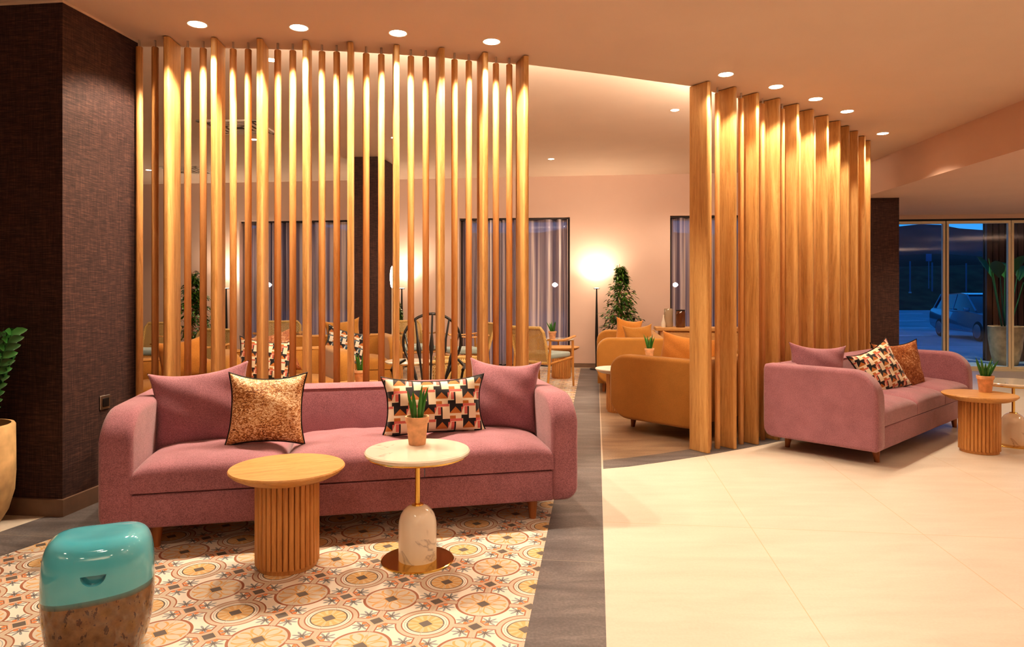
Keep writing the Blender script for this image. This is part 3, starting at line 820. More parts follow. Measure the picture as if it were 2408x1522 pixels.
# half-moon grip slot: recessed crescent cup cut into the front
cut = MB()
pts = [(-.045, 0)] + [(.045 * cos(a), .043 * sin(a)) for a in [radians(180 + 18 * k) for k in range(1, 10)]] + [(.045, 0)]
cutv = [(x, -.30, .318 + z) for x, z in pts] + [(x * .8, -.128, .314 + z * .8) for x, z in pts]
n_ = len(pts)
cut.add(cutv, [tuple(range(n_)), tuple(range(n_, 2 * n_))[::-1]] + [(i, (i + 1) % n_, n_ + (i + 1) % n_, n_ + i) for i in range(n_)])
cme = cut.mesh('grip_cut', 0)
cob = bpy.data.objects.new('grip_cut', cme)
COL.objects.link(cob); cob.parent = t
bl = bo.modifiers.new('grip', 'BOOLEAN'); bl.operation = 'DIFFERENCE'; bl.object = cob; bl.solver = 'EXACT'
bpy.context.view_layer.update()
dg = bpy.context.evaluated_depsgraph_get()
me2 = bpy.data.meshes.new_from_object(bo.evaluated_get(dg)); me2.shade_smooth(); me2.set_sharp_from_angle(angle=radians(50))
bo.modifiers.clear(); bo.data = me2
bpy.data.objects.remove(cob)

# ------------------------------------------------------------------ large planters and trees
def leaf_quad(mb, p, d, L, Wd, n):
    d = d.normalized(); s = d.cross(n).normalized(); nn = s.cross(d)
    vs = []
    for q, w in ((0, .0), (.25, .8), (.5, 1), (.78, .6), (1, 0)):
        c = p + d * L * q - Vector((0, 0, 1)) * L * .35 * q * q
        if w == 0: vs.append(c)
        else: vs += [c + s * w * Wd / 2 + nn * .1 * Wd, c - s * w * Wd / 2 + nn * .1 * Wd, c]
    # fan both halves
    f = [(0, 1, 3), (0, 3, 2), (1, 4, 6, 3), (3, 6, 5, 2), (4, 7, 9, 6), (6, 9, 8, 5), (7, 10, 9), (9, 10, 8)]
    mb.add(vs, f)
def ficus(label, loc, H, seed, W=.34, pot=.38, group=None):
    t = thing('potted_ficus', label, 'plant', loc, 0, group); rr = random.Random(seed)
    MB().lathe([(0, 0), (.13, 0), (.15, .02), (.19, pot), (.175, pot), (.165, pot - .04), (0, pot - .04)], 36, close=False).build('planter', M['skirting'], t)
    MB().lathe([(0, pot - .038), (.166, pot - .038), (.166, pot - .05)], 24, close=False).build('soil', M['soil'], t)
    tr = MB(); lf = MB()
    base = Vector((0, 0, pot - .04)); top = Vector((rr.uniform(-.04, .04), 0, H))
    tr.tube([base, base.lerp(top, .5) + Vector((.02, 0, 0)), top], [.014, .009, .004], 8)
    for k in range(120):
        s = rr.random() ** .9; zc = pot + .06 + (H - pot - .1) * s
        rad = W * (1 - s) ** 1.05 * rr.uniform(.55, 1.15) + .03
        a = rr.uniform(0, 2 * pi); p0 = Vector((0, 0, zc - .05)); p1 = Vector((cos(a) * rad, sin(a) * rad, zc + .12 * (1 - s)))
        tr.tube([p0, p0.lerp(p1, .5) + Vector((0, 0, .03)), p1], [.004, .003, .0015], 5)
        for j in range(13):
            q = rr.uniform(.25, 1.05); pp = p0.lerp(p1, q) + Vector((rr.uniform(-.03, .03), rr.uniform(-.03, .03), rr.uniform(-.03, .03)))
            dd = Vector((cos(a) + rr.uniform(-.9, .9), sin(a) + rr.uniform(-.9, .9), rr.uniform(-.5, .3)))
            leaf_quad(lf, pp, dd, rr.uniform(.055, .085), rr.uniform(.026, .036), Vector((rr.uniform(-.4, .4), rr.uniform(-.4, .4), 1)))
    tr.build('stems', M['leg_wood'], t); lf.build('foliage', M['leaf'], t, 180)
    return t
q = atY(1460, 10.75); ficus('leafy green ficus tree beside the slim floor lamp near the back wall', (q.x, q.y, 0), 1.66, 3, .36, .40)
q = atY(452, 10.6); ficus('leafy green ficus tree seen between the poles near the dark wall', (q.x, q.y, 0), 1.58, 4, .38, .40)
q = atY(925, 11.0); ficus('slender green ficus beside the dark column, barely showing between poles', (q.x + .02, q.y, 0), 1.15, 5, .12, .30)

q = Vector((-2.80, 3.60, 0))
t = thing('large_planter', 'tall sandstone planter with glossy dark green plant at the left edge', 'plant', q)
MB().lathe([(0, 0), (.10, 0), (.115, .01), (.165, .10), (.192, .20), (.198, .30), (.196, .545), (.190, .555), (.176, .555), (.172, .50), (0, .50)], 56, close=False).build('planter', M['stone_pot'], t, 40)
MB().lathe([(0, .503), (.173, .503), (.173, .49)], 32, close=False).build('soil', M['soil'], t)
lf = MB(); sm = MB(); rr = random.Random(11)
for k in range(11):
    a = rr.uniform(-.9, .9) if k < 6 else rr.uniform(1, 5); L = rr.uniform(.35, .66)
    lean_ = rr.uniform(.08, .24)
    b = Vector((cos(a) * .05, sin(a) * .05, .50)); tip = b + Vector((cos(a) * L * lean_, sin(a) * L * lean_, L))
    pts = [b.lerp(tip, s) + Vector((cos(a), sin(a), 0)) * (.06 * s * s) for s in (0, .2, .4, .6, .8, 1)]
    sm.tube(pts, [.008, .007, .006, .005, .004, .002], 6)
    for j in range(11):
        s = .22 + .78 * j / 10; i = min(4, int(s * 5)); pp = pts[i].lerp(pts[i + 1], s * 5 - i)
        for sd in (-1, 1):
            dd = Vector((cos(a + sd * 1.2), sin(a + sd * 1.2), .75)); leaf_quad(lf, pp, dd, .10, .042, Vector((cos(a), sin(a), .4)))
sm.build('stems', M['leaf_deep'], t); lf.build('foliage', M['leaf_deep'], t, 180)

# ------------------------------------------------------------------ wall socket
sp = c0 + Vector((DX, DY, 0)) * .40
# ray of px 245 on the pier side
u_ = (245 - CX) / F; s_ = (u_ * c0.y - c0.x) / (DX - u_ * DY); sp = c0 + Vector((DX, DY, 0)) * s_
t = thing('wall_socket', 'small chrome framed black wall socket on the dark grasscloth wall', 'socket', (sp.x + .001, sp.y, CH - (946 - CY) / F * sp.y), -ALPHA + pi / 2)
MB().box(-.042, .042, -.008, 0, -.042, .042, .004).build('frame', M['steel'], t)
MB().box(-.026, .026, -.013, -.008, -.026, .026, .004).build('insert', M['black'], t)

# ------------------------------------------------------------------ lamps
def torchiere(label, loc, H=1.29):
    t = thing('floor_lamp', label, 'lamp', loc)
    MB().lathe([(0, 0), (.11, 0), (.112, .006), (.105, .018), (0, .02)], 32, close=False).build('base', M['black'], t)
    MB().lathe([(.016, .018), (.026, .5), (.010, H - .01)], 16).build('pole', M['black'], t)
    MB().lathe([(0, H - .012), (.045, H - .012), (.05, H - .004), (.048, H), (0, H)], 32, close=False).build('head', M['black'], t)
    MB().lathe([(0, H + .001), (.036, H + .001), (.036, H + .004), (0, H + .005)], 24, close=False).build('light_disc', M['disc_glow'], t)
    return t
TL = []
for px, lb in ((1403, 'slim black uplighter floor lamp glowing on the wall beside the leafy tree'), (945, 'slim black uplighter floor lamp hidden behind poles right of the dark column'), (532, 'slim black uplighter floor lamp behind poles left of the first curtain')):
    u = (px - CX) / F; r_ = ((u * RX + RY) / (u * DX + DY)) * (DW - .26); q = rd(r_, DW - .26)
    torchiere(lb, (q.x, q.y, 0)); TL.append(q)
def tube_lamp(label, q, zc):
    t = thing('glass_tube_lamp', label, 'lamp', (q.x, q.y, 0))
    MB().lathe([(0, 0), (.10, 0), (.10, .012), (0, .014)], 28, close=False).build('base', M['black'], t)
    MB().lathe([(.006, .012), (.006, zc - .15)], 10).build('pole', M['frame_metal'], t)
    MB().lathe([(0, zc - .155)] + [(.030 * sin(pi * k / 12) ** .45, zc - .155 + .31 * k / 12) for k in range(1, 12)] + [(0, zc + .155)], 20, close=False).build('glass_shade', M['tube_glow'], t, 180)
    return t
q = atY(922, 9.6); tube_lamp('glowing oval glass lamp at the right edge of the dark column', q, CH + 32 * 9.6 / F)
q = atY(1030, 8.6); tube_lamp('glowing oval glass lamp half hidden by a pole above the black spindle chair', q, CH + 34 * 8.6 / F)

dl_trim = MB().lathe([(.050, 0), (.058, -.003), (.060, 0)], 32, close=False).mesh('trim_ring', 40); dl_trim.materials.append(M['vent_white'])
dl_lens = MB().lathe([(0, -.0025), (.050, -.0025), (.051, .0)], 32, close=False).mesh('lens', 0); dl_lens.materials.append(M['lamp_glow'])
def lamp(kind, loc, energy, color=(1, .82, .61), **k):
    l = bpy.data.lights.new('light', kind); l.energy = energy; l.color = color
    for a, b in k.items(): setattr(l, a, b)
    o = bpy.data.objects.new('light', l); COL.objects.link(o); o.location = loc; return o
def downlight(p, label, group, energy=45, size=100, blend=.5, s=1.0, color=(1, .82, .61)):
    t = thing('ceiling_downlight', label, 'ceiling light', p, 0, group); t.scale = (s, s, 1)
    for nm, me in (('trim_ring', dl_trim), ('lens', dl_lens)):
        c = bpy.data.objects.new(nm, me); COL.objects.link(c); c.parent = t
    lamp('SPOT', (p.x, p.y, p.z - .012), energy, color, spot_size=radians(size), spot_blend=blend, shadow_soft_size=.035)
ga = 'recessed ceiling downlights in front of the left screen'
for (px, py), w in zip(((464, 57), (703, 65), (936, 78), (1156, 98)), ('leftmost, nearest the dark wall', 'second from the dark wall', 'third from the dark wall', 'rightmost of the left screen row')):
    downlight(ceilpt(px, py), 'round recessed downlight in front of the left screen, %s' % w, ga, 150, 125, .35)
gb = 'recessed ceiling downlights in front of the right screen'
for (px, py), w in zip(((1707, 175), (1825, 204), (1918, 233), (1992, 262), (2076, 314)), ('nearest of the row', 'second nearest', 'third of the row', 'fourth of the row', 'farthest, past the last board')):
    downlight(ceilpt(px, py), 'round recessed downlight in front of the right screen, %s' % w, gb, 70, 125, .35)
gc = 'small downlights in the raised rear ceiling'
for (px, py), w in (((638, 141), 'seen between the upper ends of the poles'), ((1587, 259), 'in the gap just left of the right screen'), ((350, 400), 'far left beside the dark wall'), ((1296, 374), 'in the gap between the screens near the back wall'), ((597, 328), 'beside the square ceiling vent'), ((928, 324), 'peeping beside a pole above the dark column')):
    downlight(ceilpt(px, py, K2, ZF), 'small round rear ceiling downlight, %s' % w, gc, 60, 110, .6, .8)

# ceiling vents
def vent(label, p, S=.62):
    t = thing('ceiling_vent', label, 'vent', (p.x, p.y, ZF), -ALPHA + .1)
    fr = MB()
    for a, b, c_, d_ in ((-S / 2, S / 2, -S / 2, -S / 2 + .05), (-S / 2, S / 2, S / 2 - .05, S / 2), (-S / 2, -S / 2 + .05, -S / 2, S / 2), (S / 2 - .05, S / 2, -S / 2, S / 2)): fr.box(a, b, c_, d_, -.018, 0)
    fr.build('frame', M['vent_white'], t, 0)
    MB().box(-S / 2 + .05, S / 2 - .05, -S / 2 + .05, S / 2 - .05, -.006, 0).build('backing', M['vent_dark'], t, 0)
    for k in range(3):
        a = S / 2 - .085 - k * .07; m_ = MB()
        for x0, x1, y0, y1 in ((-a, a, -a, -a + .03), (-a, a, a - .03, a), (-a, -a + .03, -a, a), (a - .03, a, -a, a)): m_.box(x0, x1, y0, y1, -.02, -.006)
        m_.build('louvre', M['vent_white'], t, 0)
vent('square white ceiling air vent seen between the poles at upper left', ceilpt(560, 298, K2, ZF), .66)
vent('square ceiling air vent near the back wall, far left between the poles', ceilpt(462, 408, K2, ZF) - Vector((0, .35, 0)), .62)

# ------------------------------------------------------------------ cane armchairs
def cane_chair():
    t = thing('cane_armchair', '', 'chair')
    w, dd = .56, .50
    fr = MB()
    MBs = lambda pts, r: MB().tube(pts, r, 8)
    for sx_ in (-1, 1):
        x = sx_ * w / 2
        MBs([(x, dd / 2 + .06, 0), (x, dd / 2 + .02, .3), (x, dd / 2, .62)], [.013, .018, .016]).build('leg', M['chair_wood'], t)
        MBs([(x, -dd / 2 - .02, 0), (x, -dd / 2, .3), (x, -dd / 2, .60)], [.013, .018, .016]).build('leg', M['chair_wood'], t)
        pts = [(x + sx_ * .008 * sin(pi * s), dd / 2 + .03 - (dd + .07) * s, .635 - .03 * sin(pi * s) + .02 * s) for s in [k / 8 for k in range(9)]]
        MB().loft([[(p[0] + a * .026, p[1], p[2] + b * .012) for a, b in ((-1, -.6), (1, -.6), (1.1, .2), (.7, 1), (-.7, 1), (-1.1, .2))] for p in pts]).build('armrest', M['chair_wood'], t)
        fr.tube([(x, dd / 2, .33), (x, -dd / 2, .38)], .016, 8)
    fr.tube([(-w / 2, -dd / 2, .36), (w / 2, -dd / 2, .36)], .016, 8); fr.tube([(-w / 2, dd / 2, .33), (w / 2, dd / 2, .33)], .016, 8)
    fr.build('seat_frame', M['chair_wood'], t)
    MB().box(-w / 2 + .02, w / 2 - .02, -dd / 2 + .01, dd / 2 - .03, .385, .455, .025).build('seat_cushion', M['teal_fabric'], t)
    bf = MB(); y0, y1 = dd / 2 + .0, dd / 2 + .13
    loop = [(-w / 2 + .03, y0, .34), (-w / 2 + .02, (y0 + y1) / 2, .56), (-w / 2 + .02, y1 - .01, .73), (-w / 2 + .06, y1, .785), (w / 2 - .06, y1, .785), (w / 2 - .02, y1 - .01, .73), (w / 2 - .02, (y0 + y1) / 2, .56), (w / 2 - .03, y0, .34)]
    bf.tube(loop, .020, 8, closed=True); bf.build('back_frame', M['rattan'], t)
    a = w / 2 - .035
    MB().loft([[(-a, y0 + .01 - .002, .36), (a, y0 + .01 - .002, .36), (a, y0 + .01 + .002, .36), (-a, y0 + .01 + .002, .36)], [(-a, y1 - .012, .77), (a, y1 - .012, .77), (a, y1 - .008, .77), (-a, y1 - .008, .77)]]).build('cane_back', M['cane'], t, 0)
    return t
cc = cane_chair()
gch = 'cane back wooden armchairs in the rear lounge'
def cch(first, x, y, facing, label):                # facing: direction the sitter looks, degrees from +X
    return place(cc, first, (x, y, 0), radians(facing + 90), label, gch)
cch(True, .42, 9.12, 51, 'wooden cane back armchair with pale teal seat beyond the front sofa right end')
q = atY(1090, 9.75); cch(False, q.x, q.y, 200, 'cane back armchair right of the black spindle chair, behind the poles')
q = atY(655, 10.1); cch(False, q.x, q.y, 280, 'cane back armchair showing above the patterned cushion behind the poles')
q = atY(450, 7.9); cch(False, q.x, q.y, 250, 'cane back armchair in front of the left ficus tree behind the poles')
q = atY(346, 9.6); cch(False, q.x, q.y, 265, 'cane back armchair at far left between the dark wall and first board')
q = atY(972, 10.3); cch(False, q.x, q.y, 300, 'cane back armchair partly hidden behind the black spindle chair')
q = atY(1075, 7.5)
t = thing('rattan_ottoman', 'low woven rattan basket seat with pale rim behind the poles near the right mauve cushion', 'ottoman', (q.x, q.y, 0), radians(5))
MB().box(-.26, .26, -.24, .24, .02, .50, .05).build('woven_body', M['cane'], t)
MB().tube([(-.25, -.23, .51), (.25, -.23, .51), (.25, .23, .51), (-.25, .23, .51)], .018, 8, closed=True).build('rim', M['rattan'], t)
MB().box(-.235, .235, -.215, .215, .0, .46, .03).build('liner', M['rattan'], t)

# black spindle-back chair
q = atY(1013, 6.05)
t = thing('spindle_chair', 'black fan-shaped spindle back lounge chair with pale cord seat behind the screen', 'chair', (q.x, q.y, 0), radians(2))
hoop = [(.255 * cos(a) * (1.0 if sin(a) > -.3 else 1), .05 + .10 * (sin(a) + 1) * .5 + .04, .80 + .245 * sin(a)) for a in [radians(-38 + 256 * k / 26) for k in range(27)]]
low = [(hoop[0][0] * .78, .03, .44)]; hoopf = [(.17, -.02, .40)] + hoop + [(-.17, -.02, .40)]
MB().tube(hoopf, .0125, 8).build('hoop', M['black'], t)
for k in range(7):
    a = radians(-20 + 220 * k / 6); top = Vector((.25 * cos(a), .12 + .05 * sin(a), .80 + .24 * sin(a))); bot = Vector((.085 * cos(a) * 1.2, -.04, .41))
    mid = bot.lerp(top, .55)
    MB().tube([bot, bot.lerp(top, .42), mid, bot.lerp(top, .72), top], [.007, .010, .022, .010, .008], 8).build('spindle', M['black'], t)
MB().tube([(-.26, -.36, .40), (.26, -.36, .40), (.20, .02, .38), (-.20, .02, .38)], .017, 8, closed=True).build('seat_frame', M['black'], t)
MB().prism([(-.25, -.36), (.25, -.36), (.19, .02), (-.19, .02)], .383, .403).build('cord_seat', M['rattan'], t, 0)
for a, b, c_, d_ in ((-.25, -.35, -.27, -.38), (.25, -.35, .27, -.38), (-.19, .01, -.22, .10), (.19, .01, .22, .10)):
    MB().tube([(a, b, .39), (c_, d_, 0)], [.016, .011], 8).build('leg', M['black'], t)
for s in (-1, 1):
    MB().tube([(s * .235, .10, .64), (s * .30, -.15, .61), (s * .29, -.34, .60)], [.012, .015, .014], 8).build('armrest', M['black'], t)
    MB().tube([(s * .29, -.32, .60), (s * .255, -.34, .40)], .010, 8).build('arm_post', M['black'], t)

# ------------------------------------------------------------------ console with decor
cz = .72; a0 = at(1543, 771, cz)
q0 = Vector((a0.x, a0.y, 0))
t = thing('console_cabinet', 'oak console cabinet under the third curtain behind the mustard sofas', 'cabinet', q0, -ALPHA)
MB().box(0, 1.5, 0, .45, cz - .045, cz, .004).build('top', M['table_wood'], t)
MB().box(.06, 1.44, .04, .41, .08, cz - .046, .003).build('body', M['flute_wood'], t)
for k in range(3): MB().box(.075 + k * .455, .515 + k * .455, .022, .040, .11, cz - .07, .003).build('door', M['table_wood'], t)
for x in (.10, 1.38):
    for y in (.08, .37): MB().lathe([(.018, 0), (.022, .08)], 12, c=(x, y)).build('leg', M['leg_wood'], t)
def onc(dx, dy): return q0 + Vector((RX * dx + DX * dy, RY * dx + DY * dy, cz))
t = thing('candle_jar', 'dark amber glass jar on the oak console', 'jar', onc(.36, .16))
MB().lathe([(0, 0), (.062, 0), (.068, .01), (.070, .20), (.064, .235), (.055, .25), (0, .25)], 28, close=False).build('body', M['amber'], t)
MB().lathe([(.064, .236), (.066, .252), (.06, .256), (0, .256)], 28, close=False).build('lid', M['black'], t)
t = thing('candle_jar', 'smoky clear glass jar behind the amber jar on the oak console', 'jar', onc(.20, .26))
MB().lathe([(0, 0), (.06, 0), (.066, .01), (.066, .25), (.06, .27), (.054, .27), (.054, .02), (0, .02)], 28, close=False).build('body', M['jar_glass'], t)
tag(MB().lathe([(0, 0), (.03, 0), (.032, .06), (.018, .11), (.012, .15), (.013, .18), (0, .18)], 20, close=False).build('ceramic_bottle', M['white_lacquer'], None, 60, onc(.115, .14)), 'pale ceramic bottle left of the jars on the oak console', 'bottle')

# ------------------------------------------------------------------ outdoors, seen through the glass
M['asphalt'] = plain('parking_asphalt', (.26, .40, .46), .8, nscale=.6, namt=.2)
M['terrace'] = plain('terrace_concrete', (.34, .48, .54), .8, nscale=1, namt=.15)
M['grass'] = plain('dark_bank_grass', (.02, .045, .02), .95, nscale=.8, namt=.6)
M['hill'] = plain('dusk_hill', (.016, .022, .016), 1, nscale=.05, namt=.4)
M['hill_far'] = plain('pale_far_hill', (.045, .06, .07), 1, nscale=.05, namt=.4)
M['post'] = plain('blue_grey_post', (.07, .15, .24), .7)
M['rim_metal'] = plain('dull_rim_metal', (.16, .20, .26), .35, .6)
M['line'] = plain('parking_line_paint', (.9, .9, .9), .7)
M['clad'] = wood('brown_cladding', (.06, .018, .008), (.13, .045, .018), (.2, .08, .03), (10, 10, .8))
ZG = -.48
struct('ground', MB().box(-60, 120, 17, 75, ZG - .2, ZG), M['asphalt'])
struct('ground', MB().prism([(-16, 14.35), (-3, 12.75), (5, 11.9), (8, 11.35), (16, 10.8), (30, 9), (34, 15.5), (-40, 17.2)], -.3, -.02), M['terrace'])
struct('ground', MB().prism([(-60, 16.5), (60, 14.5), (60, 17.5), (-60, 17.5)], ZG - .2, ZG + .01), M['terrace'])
bank = MB(); nb = 60; vs = []
for i in range(nb + 1):
    x = -60 + 220 * i / nb
    vs += [(x, 62, ZG), (x, 66, .6 + .4 * sin(i * 1.3)), (x, 74, 3.4 + .7 * sin(i * .9) + .4 * sin(i * 2.3)), (x, 90, 4.0 + .5 * sin(i * 1.7))]
bank.add(vs, [(i * 4 + k, i * 4 + 4 + k, i * 4 + 5 + k, i * 4 + 1 + k) for i in range(nb) for k in range(3)])
struct('hillside', bank, M['grass'], 180)
def ridge(Y, base, hs, mat, x0=-250, x1=420, n=90):
    mb = MB(); vs = []
    for i in range(n + 1):
        x = x0 + (x1 - x0) * i / n; h = base + hs * (sin(i * .37) * .5 + sin(i * .83 + 1) * .3 + sin(i * 2.1) * .08)
        vs += [(x, Y - 25, -1), (x, Y - 8, h * .75), (x, Y, h), (x, Y + 10, h * .8)]
    mb.add(vs, [(i * 4 + k, i * 4 + 4 + k, i * 4 + 5 + k, i * 4 + 1 + k) for i in range(n) for k in range(3)]); struct('hills', mb, mat, 180)
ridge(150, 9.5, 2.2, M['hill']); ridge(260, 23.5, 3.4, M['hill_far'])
# parking lines, one thing each
for k, (a, b) in enumerate((((2100, 722), (2150, 722)), ((2100, 738), (2168, 737)), ((2100, 755), (2176, 754)), ((2100, 772), (2184, 771)), ((2100, 790), (2192, 789)))):
    def g(px, py): Y = F * (CH - ZG) / max(py - CY, 14); return Vector(((px - CX) / F * Y, Y, ZG))
    A, B = g(*a), g(*b); dn = (B - A).normalized().cross(Vector((0, 0, 1))) * .11
    o = MB().prism([(A + dn)[:2], (B + dn)[:2], (B - dn)[:2], (A - dn)[:2]], ZG, ZG + .006).build('parking_line', M['line'], None, 0)
    tag(o, 'white painted parking bay line outside, %s from the far end' % ordw[k], 'road marking', 'white parking bay lines outside')
for k, (px, y0, y1) in enumerate(((2140, 615, 655), (2192, 618, 665), (2272, 620, 668))):
    Y = 68; p = atY(px, Y); z0 = CH - (y1 - CY) / F * Y; ht = (y1 - y0) / F * Y
    t = thing('fence_post', 'slender pale post on the dark bank beyond the car park, %s from the left' % ordw[k], 'post', (p.x, p.y, z0), 0, 'pale posts on the dark bank')
    MB().lathe([(.07, -1.4), (.07, ht), (.0, ht + .05)], 12).build('post', M['post'], t); MB().lathe([(.13, -1.45), (.13, -1.3)], 12).build('foot', M['asphalt'], t)
p = atY(2184, 56); t = thing('road_sign', 'blue grey sign board on a post beyond the parked car', 'sign', (p.x, p.y, ZG))
MB().box(-.23, .23, -.03, .03, 4.1, 4.7, .03).build('board', plain('sign_blue', (.04, .12, .25), .5), t); MB().lathe([(.035, 1.9), (.035, 4.1)], 10).build('post', M['post'], t)
# street lamps beyond the curtained windows
for px, Y, lb in ((1305, 40, 'bright street lamp shining through the middle curtain'), (1588, 40, 'bright street lamp shining through the curtain beside the right screen'), (632, 40, 'bright street lamp shining through the left curtain behind the poles')):
    p = atY(px, Y, 670); t = thing('street_lamp', lb, 'street lamp', (p.x, p.y, ZG))
    MB().lathe([(.06, 0), (.04, p.z - ZG - .12)], 12).build('pole', M['vent_dark'], t)
    MB().lathe([(0, p.z - ZG - .14)] + [(.16 * sin(pi * k / 10), p.z - ZG - .14 + .28 * k / 10) for k in range(1, 10)] + [(0, p.z - ZG + .14)], 16, close=False).build('bulb', emit('street_glow', (1, .95, .85), 120), t, 180)
# outdoor cladding, planter
p0 = atY(2321, 12.6); cl_ = MB(); 
t = thing('timber_cladding_panel', 'dark brown vertical timber slat panel just outside the glass doors', 'panel', (p0.x, p0.y, -.02), -ALPHA)
for k in range(9):
    MB().box(k * .105, k * .105 + .085, 0, .09, 0, 2.55, .004).build('slat', M['clad'], t)
MB().box(-.01, 1.6, .09, .12, 0, 2.55).build('backing', M['rubber'], t, 0)
p = atY(2365, 11.95); p_out = p.copy()
t = thing('outdoor_planter', 'tapered sandstone planter with broad leaves standing outside the glass doors', 'plant', (p.x, p.y, -.02))
MB().lathe([(0, 0), (.17, 0), (.18, .02), (.23, .25), (.255, .45), (.265, .66), (.255, .67), (.235, .67), (.23, .60), (0, .60)], 40, close=False).build('planter', M['stone_pot'], t)
MB().lathe([(0, .603), (.231, .603), (.231, .59)], 30, close=False).build('soil', M['soil'], t)
lf = MB(); sm = MB(); rr = random.Random(5)
for k in range(7):
    a = 2 * pi * k / 7 + .3; L = rr.uniform(.8, 1.25); tip = Vector((cos(a) * .28, sin(a) * .18, .6 + L)); b = Vector((cos(a) * .05, sin(a) * .05, .6))
    sm.tube([b, b.lerp(tip, .5), tip], [.014, .01, .006], 6)
    leaf_quad(lf, tip - Vector((0, 0, .25)), Vector((cos(a) * .7, sin(a) * .7, 1.6)), .52, .22, Vector((-cos(a), -sin(a), .6)))
sm.build('stems', M['leaf_deep'], t); lf.build('foliage', M['leaf_deep'], t, 180)

# parked car: side profile in (l, z), nose toward +l
def make_car():
    t = thing('parked_car', 'dark blue-grey five-door car parked outside, seen through the glass doors', 'car')
    hw = .90
    L0 = [(-2.15, .42), (-2.22, .60), (-2.20, .85), (-2.10, 1.02), (-1.9, 1.08), (.65, 1.02), (1.1, .98), (1.85, .90), (2.15, .78), (2.22, .58), (2.18, .36), (1.75, .28), (-1.75, .28)]
    rings = []
    for y, s, dz in ((-hw, .96, .02), (-hw + .02, .985, .005), (-hw + .10, 1, 0), (hw - .10, 1, 0), (hw - .02, .985, .005), (hw, .96, .02)):
        rings.append([(l * s, y, .62 + (z - .62) * s + dz * 0) for l, z in L0])
    MB().loft(rings).build('body', M['car_paint'], t, 40)
    G = [(-1.95, 1.05), (-1.62, 1.50), (-1.35, 1.60), (-.2, 1.645), (.25, 1.60), (1.12, .98)]
    rings = []
    for y, s in ((-hw + .05, 0), (-hw + .20, 1), (hw - .20, 1), (hw - .05, 0)):
        if s: rings.append([(l, y, z) for l, z in G])
        else: rings.append([(l, y, min(z, 1.03)) for l, z in G])
    MB().loft(rings).build('cabin_glass', M['car_glass'], t, 30)
    MB().loft([[(l, y, z) for l, z in ((-1.66, 1.49), (-1.35, 1.605), (-.2, 1.652), (.28, 1.598), (.25, 1.57), (-.2, 1.62), (-1.35, 1.57), (-1.6, 1.46))] for y in (-hw + .19, hw - .19)]).build('roof', M['car_paint'], t, 30)
    for s in (-1, 1):
        for l0, l1 in ((1.10, .26), (-.45, -.42), (-1.93, -1.60)):
            MB().tube([(l0, s * (hw - .06), 1.03), (l1, s * (hw - .19), 1.595)], .03, 6).build('pillar', M['car_paint'], t)
        MB().box(.62, .80, s * (hw + .06) - .07, s * (hw + .06) + .07, 1.0, 1.14, .03).build('mirror', M['car_paint'], t)
        MB().box(2.0, 2.17, s * .62 - .2, s * .62 + .2, .66, .82, .03).build('headlight', M['steel'], t)
        MB().box(-2.21, -2.08, s * .66 - .18, s * .66 + .18, .80, .98, .02).build('tail_light', plain('tail_red', (.5, .02, .01), .3), t)
        MB().box(-1.3, .5, s * (hw - .01) - .008, s * (hw - .01) + .008, .995, 1.012).build('chrome_strip', M['steel'], t)
        for l in (-1.325, 1.325):
            w = MB().lathe([(0, -.10), (.26, -.10), (.335, -.08), (.345, -.04), (.345, .04), (.335, .08), (.26, .10), (0, .10)], 32, close=False).xf(Matrix.Translation((l, s * (hw - .08), .345)) @ Matrix.Rotation(pi / 2, 4, 'X'))
            wo = w.build('wheel', M['rubber'], t)
            rm = MB().lathe([(.20, -.01), (.235, -.02), (.24, .01), (.2, .015)], 32).join(MB().lathe([(0, -.012), (.05, -.012), (.05, .012), (0, .012)], 16, close=False))
            for k in range(5):
                a = 2 * pi * k / 5; rm.join(MB().box(.03, .215, -.024, .024, -.01, .01).xf(Matrix.Rotation(a, 4, 'Z')))
            rm.xf(Matrix.Translation((l, s * (hw + .025), .345)) @ Matrix.Rotation(pi / 2, 4, 'X')).build('rim', M['rim_metal'], wo, 30)
    return t
car = make_car(); hx, hy = -.117, -.993
fw = Vector((15.95, 23.8)); mid = fw - Vector((hx, hy)) * 1.325 - Vector((hy, -hx)) * -0.0
side = Vector((.993, -.117)) * .85
car.location = (mid.x + side.x, mid.y + side.y, ZG); car.rotation_euler = (0, 0, atan2(hy, hx))

# ------------------------------------------------------------------ light
w = bpy.data.worlds.new('dusk'); sc.world = w; w.use_nodes = True; nt = w.node_tree; E.nt = nt
bg = nt.nodes['Background']
X, Y, Z = sep(coords('Generated'))
nt.links.new(ramp(Z * 1.0, [(0, (.035, .24, .50)), (.12, (.02, .17, .42)), (.6, (.006, .07, .20))]), bg.inputs[0])
bg.inputs[1].default_value = 2.2
WARM = (1, .83, .64)
# cove strip behind the step of the near ceiling
for a, b in zip(edge[1:-1], edge[2:]):
    m_ = (a + b) / 2; dn = Vector((-(b - a).y, (b - a).x, 0)).normalized()
    o = lamp('AREA', (m_.x + dn.x * .03, m_.y + dn.y * .03, ZC + .08), 5 * (b - a).length / .29, WARM, shape='RECTANGLE', size=(b - a).length, size_y=.04)
    o.rotation_euler = (dn + Vector((0, 0, .25))).to_track_quat('-Z', 'Y').to_euler()
for q in TL:
    lamp('SPOT', (q.x, q.y, 1.33), 60, (1, .84, .62), spot_size=radians(150), spot_blend=1, shadow_soft_size=.04).rotation_euler = (pi, 0, 0)
    lamp('POINT', (q.x, q.y, 1.55), 8, (1, .84, .62), shadow_soft_size=.10)
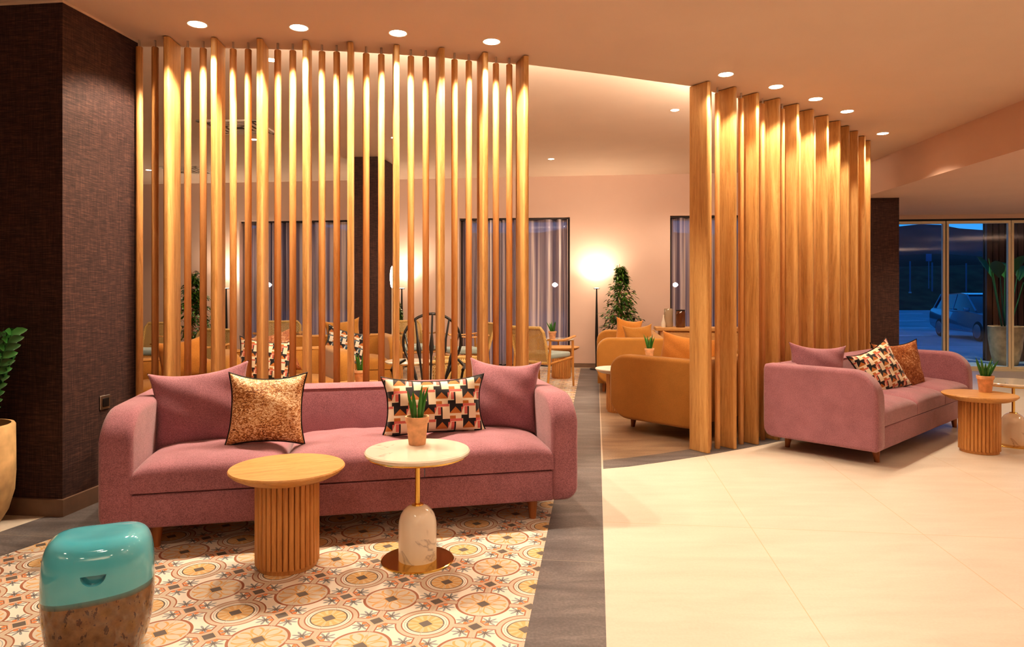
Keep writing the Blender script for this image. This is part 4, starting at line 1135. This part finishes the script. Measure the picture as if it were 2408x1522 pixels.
# fill spots added out of view, standing in for lobby downlights
for x in (-2.6, -.9, .9, 2.6):
    for y in (-3.2, -1.2, .9):
        lamp('SPOT', (x, y, ZC - .02), 30, WARM, spot_size=radians(140), spot_blend=.6, shadow_soft_size=.12)
for x, y in ((1.0, 2.9), (2.6, 2.6), (2.9, 4.2), (1.3, 4.0), (-1.2, 2.1)):
    lamp('SPOT', (x, y - .8, ZC - .02), 32 if x > 0 else 24, WARM, spot_size=radians(130), spot_blend=.8, shadow_soft_size=.035)
for x in (6.0, 8.5, 11):
    for y in (1, 4.5, 8):
        lamp('SPOT', (x, y, ZL - .02), 105, (1, .84, .58), spot_size=radians(140), spot_blend=.6, shadow_soft_size=.12)
for x, y in ((-3.4, 6.8), (-1.4, 6.9), (.7, 7.2), (2.6, 8.2), (-5.2, 8.6), (-2.9, 9.2), (.3, 9.6), (2.4, 10.2)):  # extra fill spots added over the rear lounge, no fittings
    lamp('SPOT', (x, y, ZF - .02), 55, WARM, spot_size=radians(130), spot_blend=.7, shadow_soft_size=.08)
for a, b in wins:                                   # unseen spots added to brighten the curtains
    for k in (.25, .75):
        q = rd(a + (b - a) * k, DW - .75); lamp('SPOT', (q.x, q.y, ZF - .02), 40, (1, .82, .62), spot_size=radians(110), spot_blend=.8, shadow_soft_size=.03)
lamp('SPOT', (p_out.x - .5, p_out.y - .3, 2.9), 220, (1, .8, .55), spot_size=radians(80), spot_blend=.8, shadow_soft_size=.05)  # unseen outdoor spot added to brighten the planter
# upward fill discs added out of view to brighten the ceilings
for x, y, z, e in ((0.6, -2.6, 2.2, 70), (-3.8, -1.2, 2.2, 30), (9.0, 1.0, 1.9, 50), (9.5, 5.5, 1.9, 35), (2.9, 0.2, 2.2, 30)):
    lamp('AREA', (x, y, z), e, WARM, shape='DISK', size=1.2).rotation_euler = (pi, 0, 0)

# ------------------------------------------------------------------ render look
sc.view_settings.view_transform = 'Standard'; sc.view_settings.exposure = -0.12
try: sc.view_settings.look = 'Medium High Contrast'
except Exception: print('LOOK FAILED')
try:
    sc.cycles.use_denoising = True; sc.cycles.max_bounces = 8; sc.cycles.diffuse_bounces = 4; sc.cycles.transparent_max_bounces = 16; sc.cycles.sample_clamp_indirect = 6
    sc.cycles.use_light_tree = True
except Exception: pass
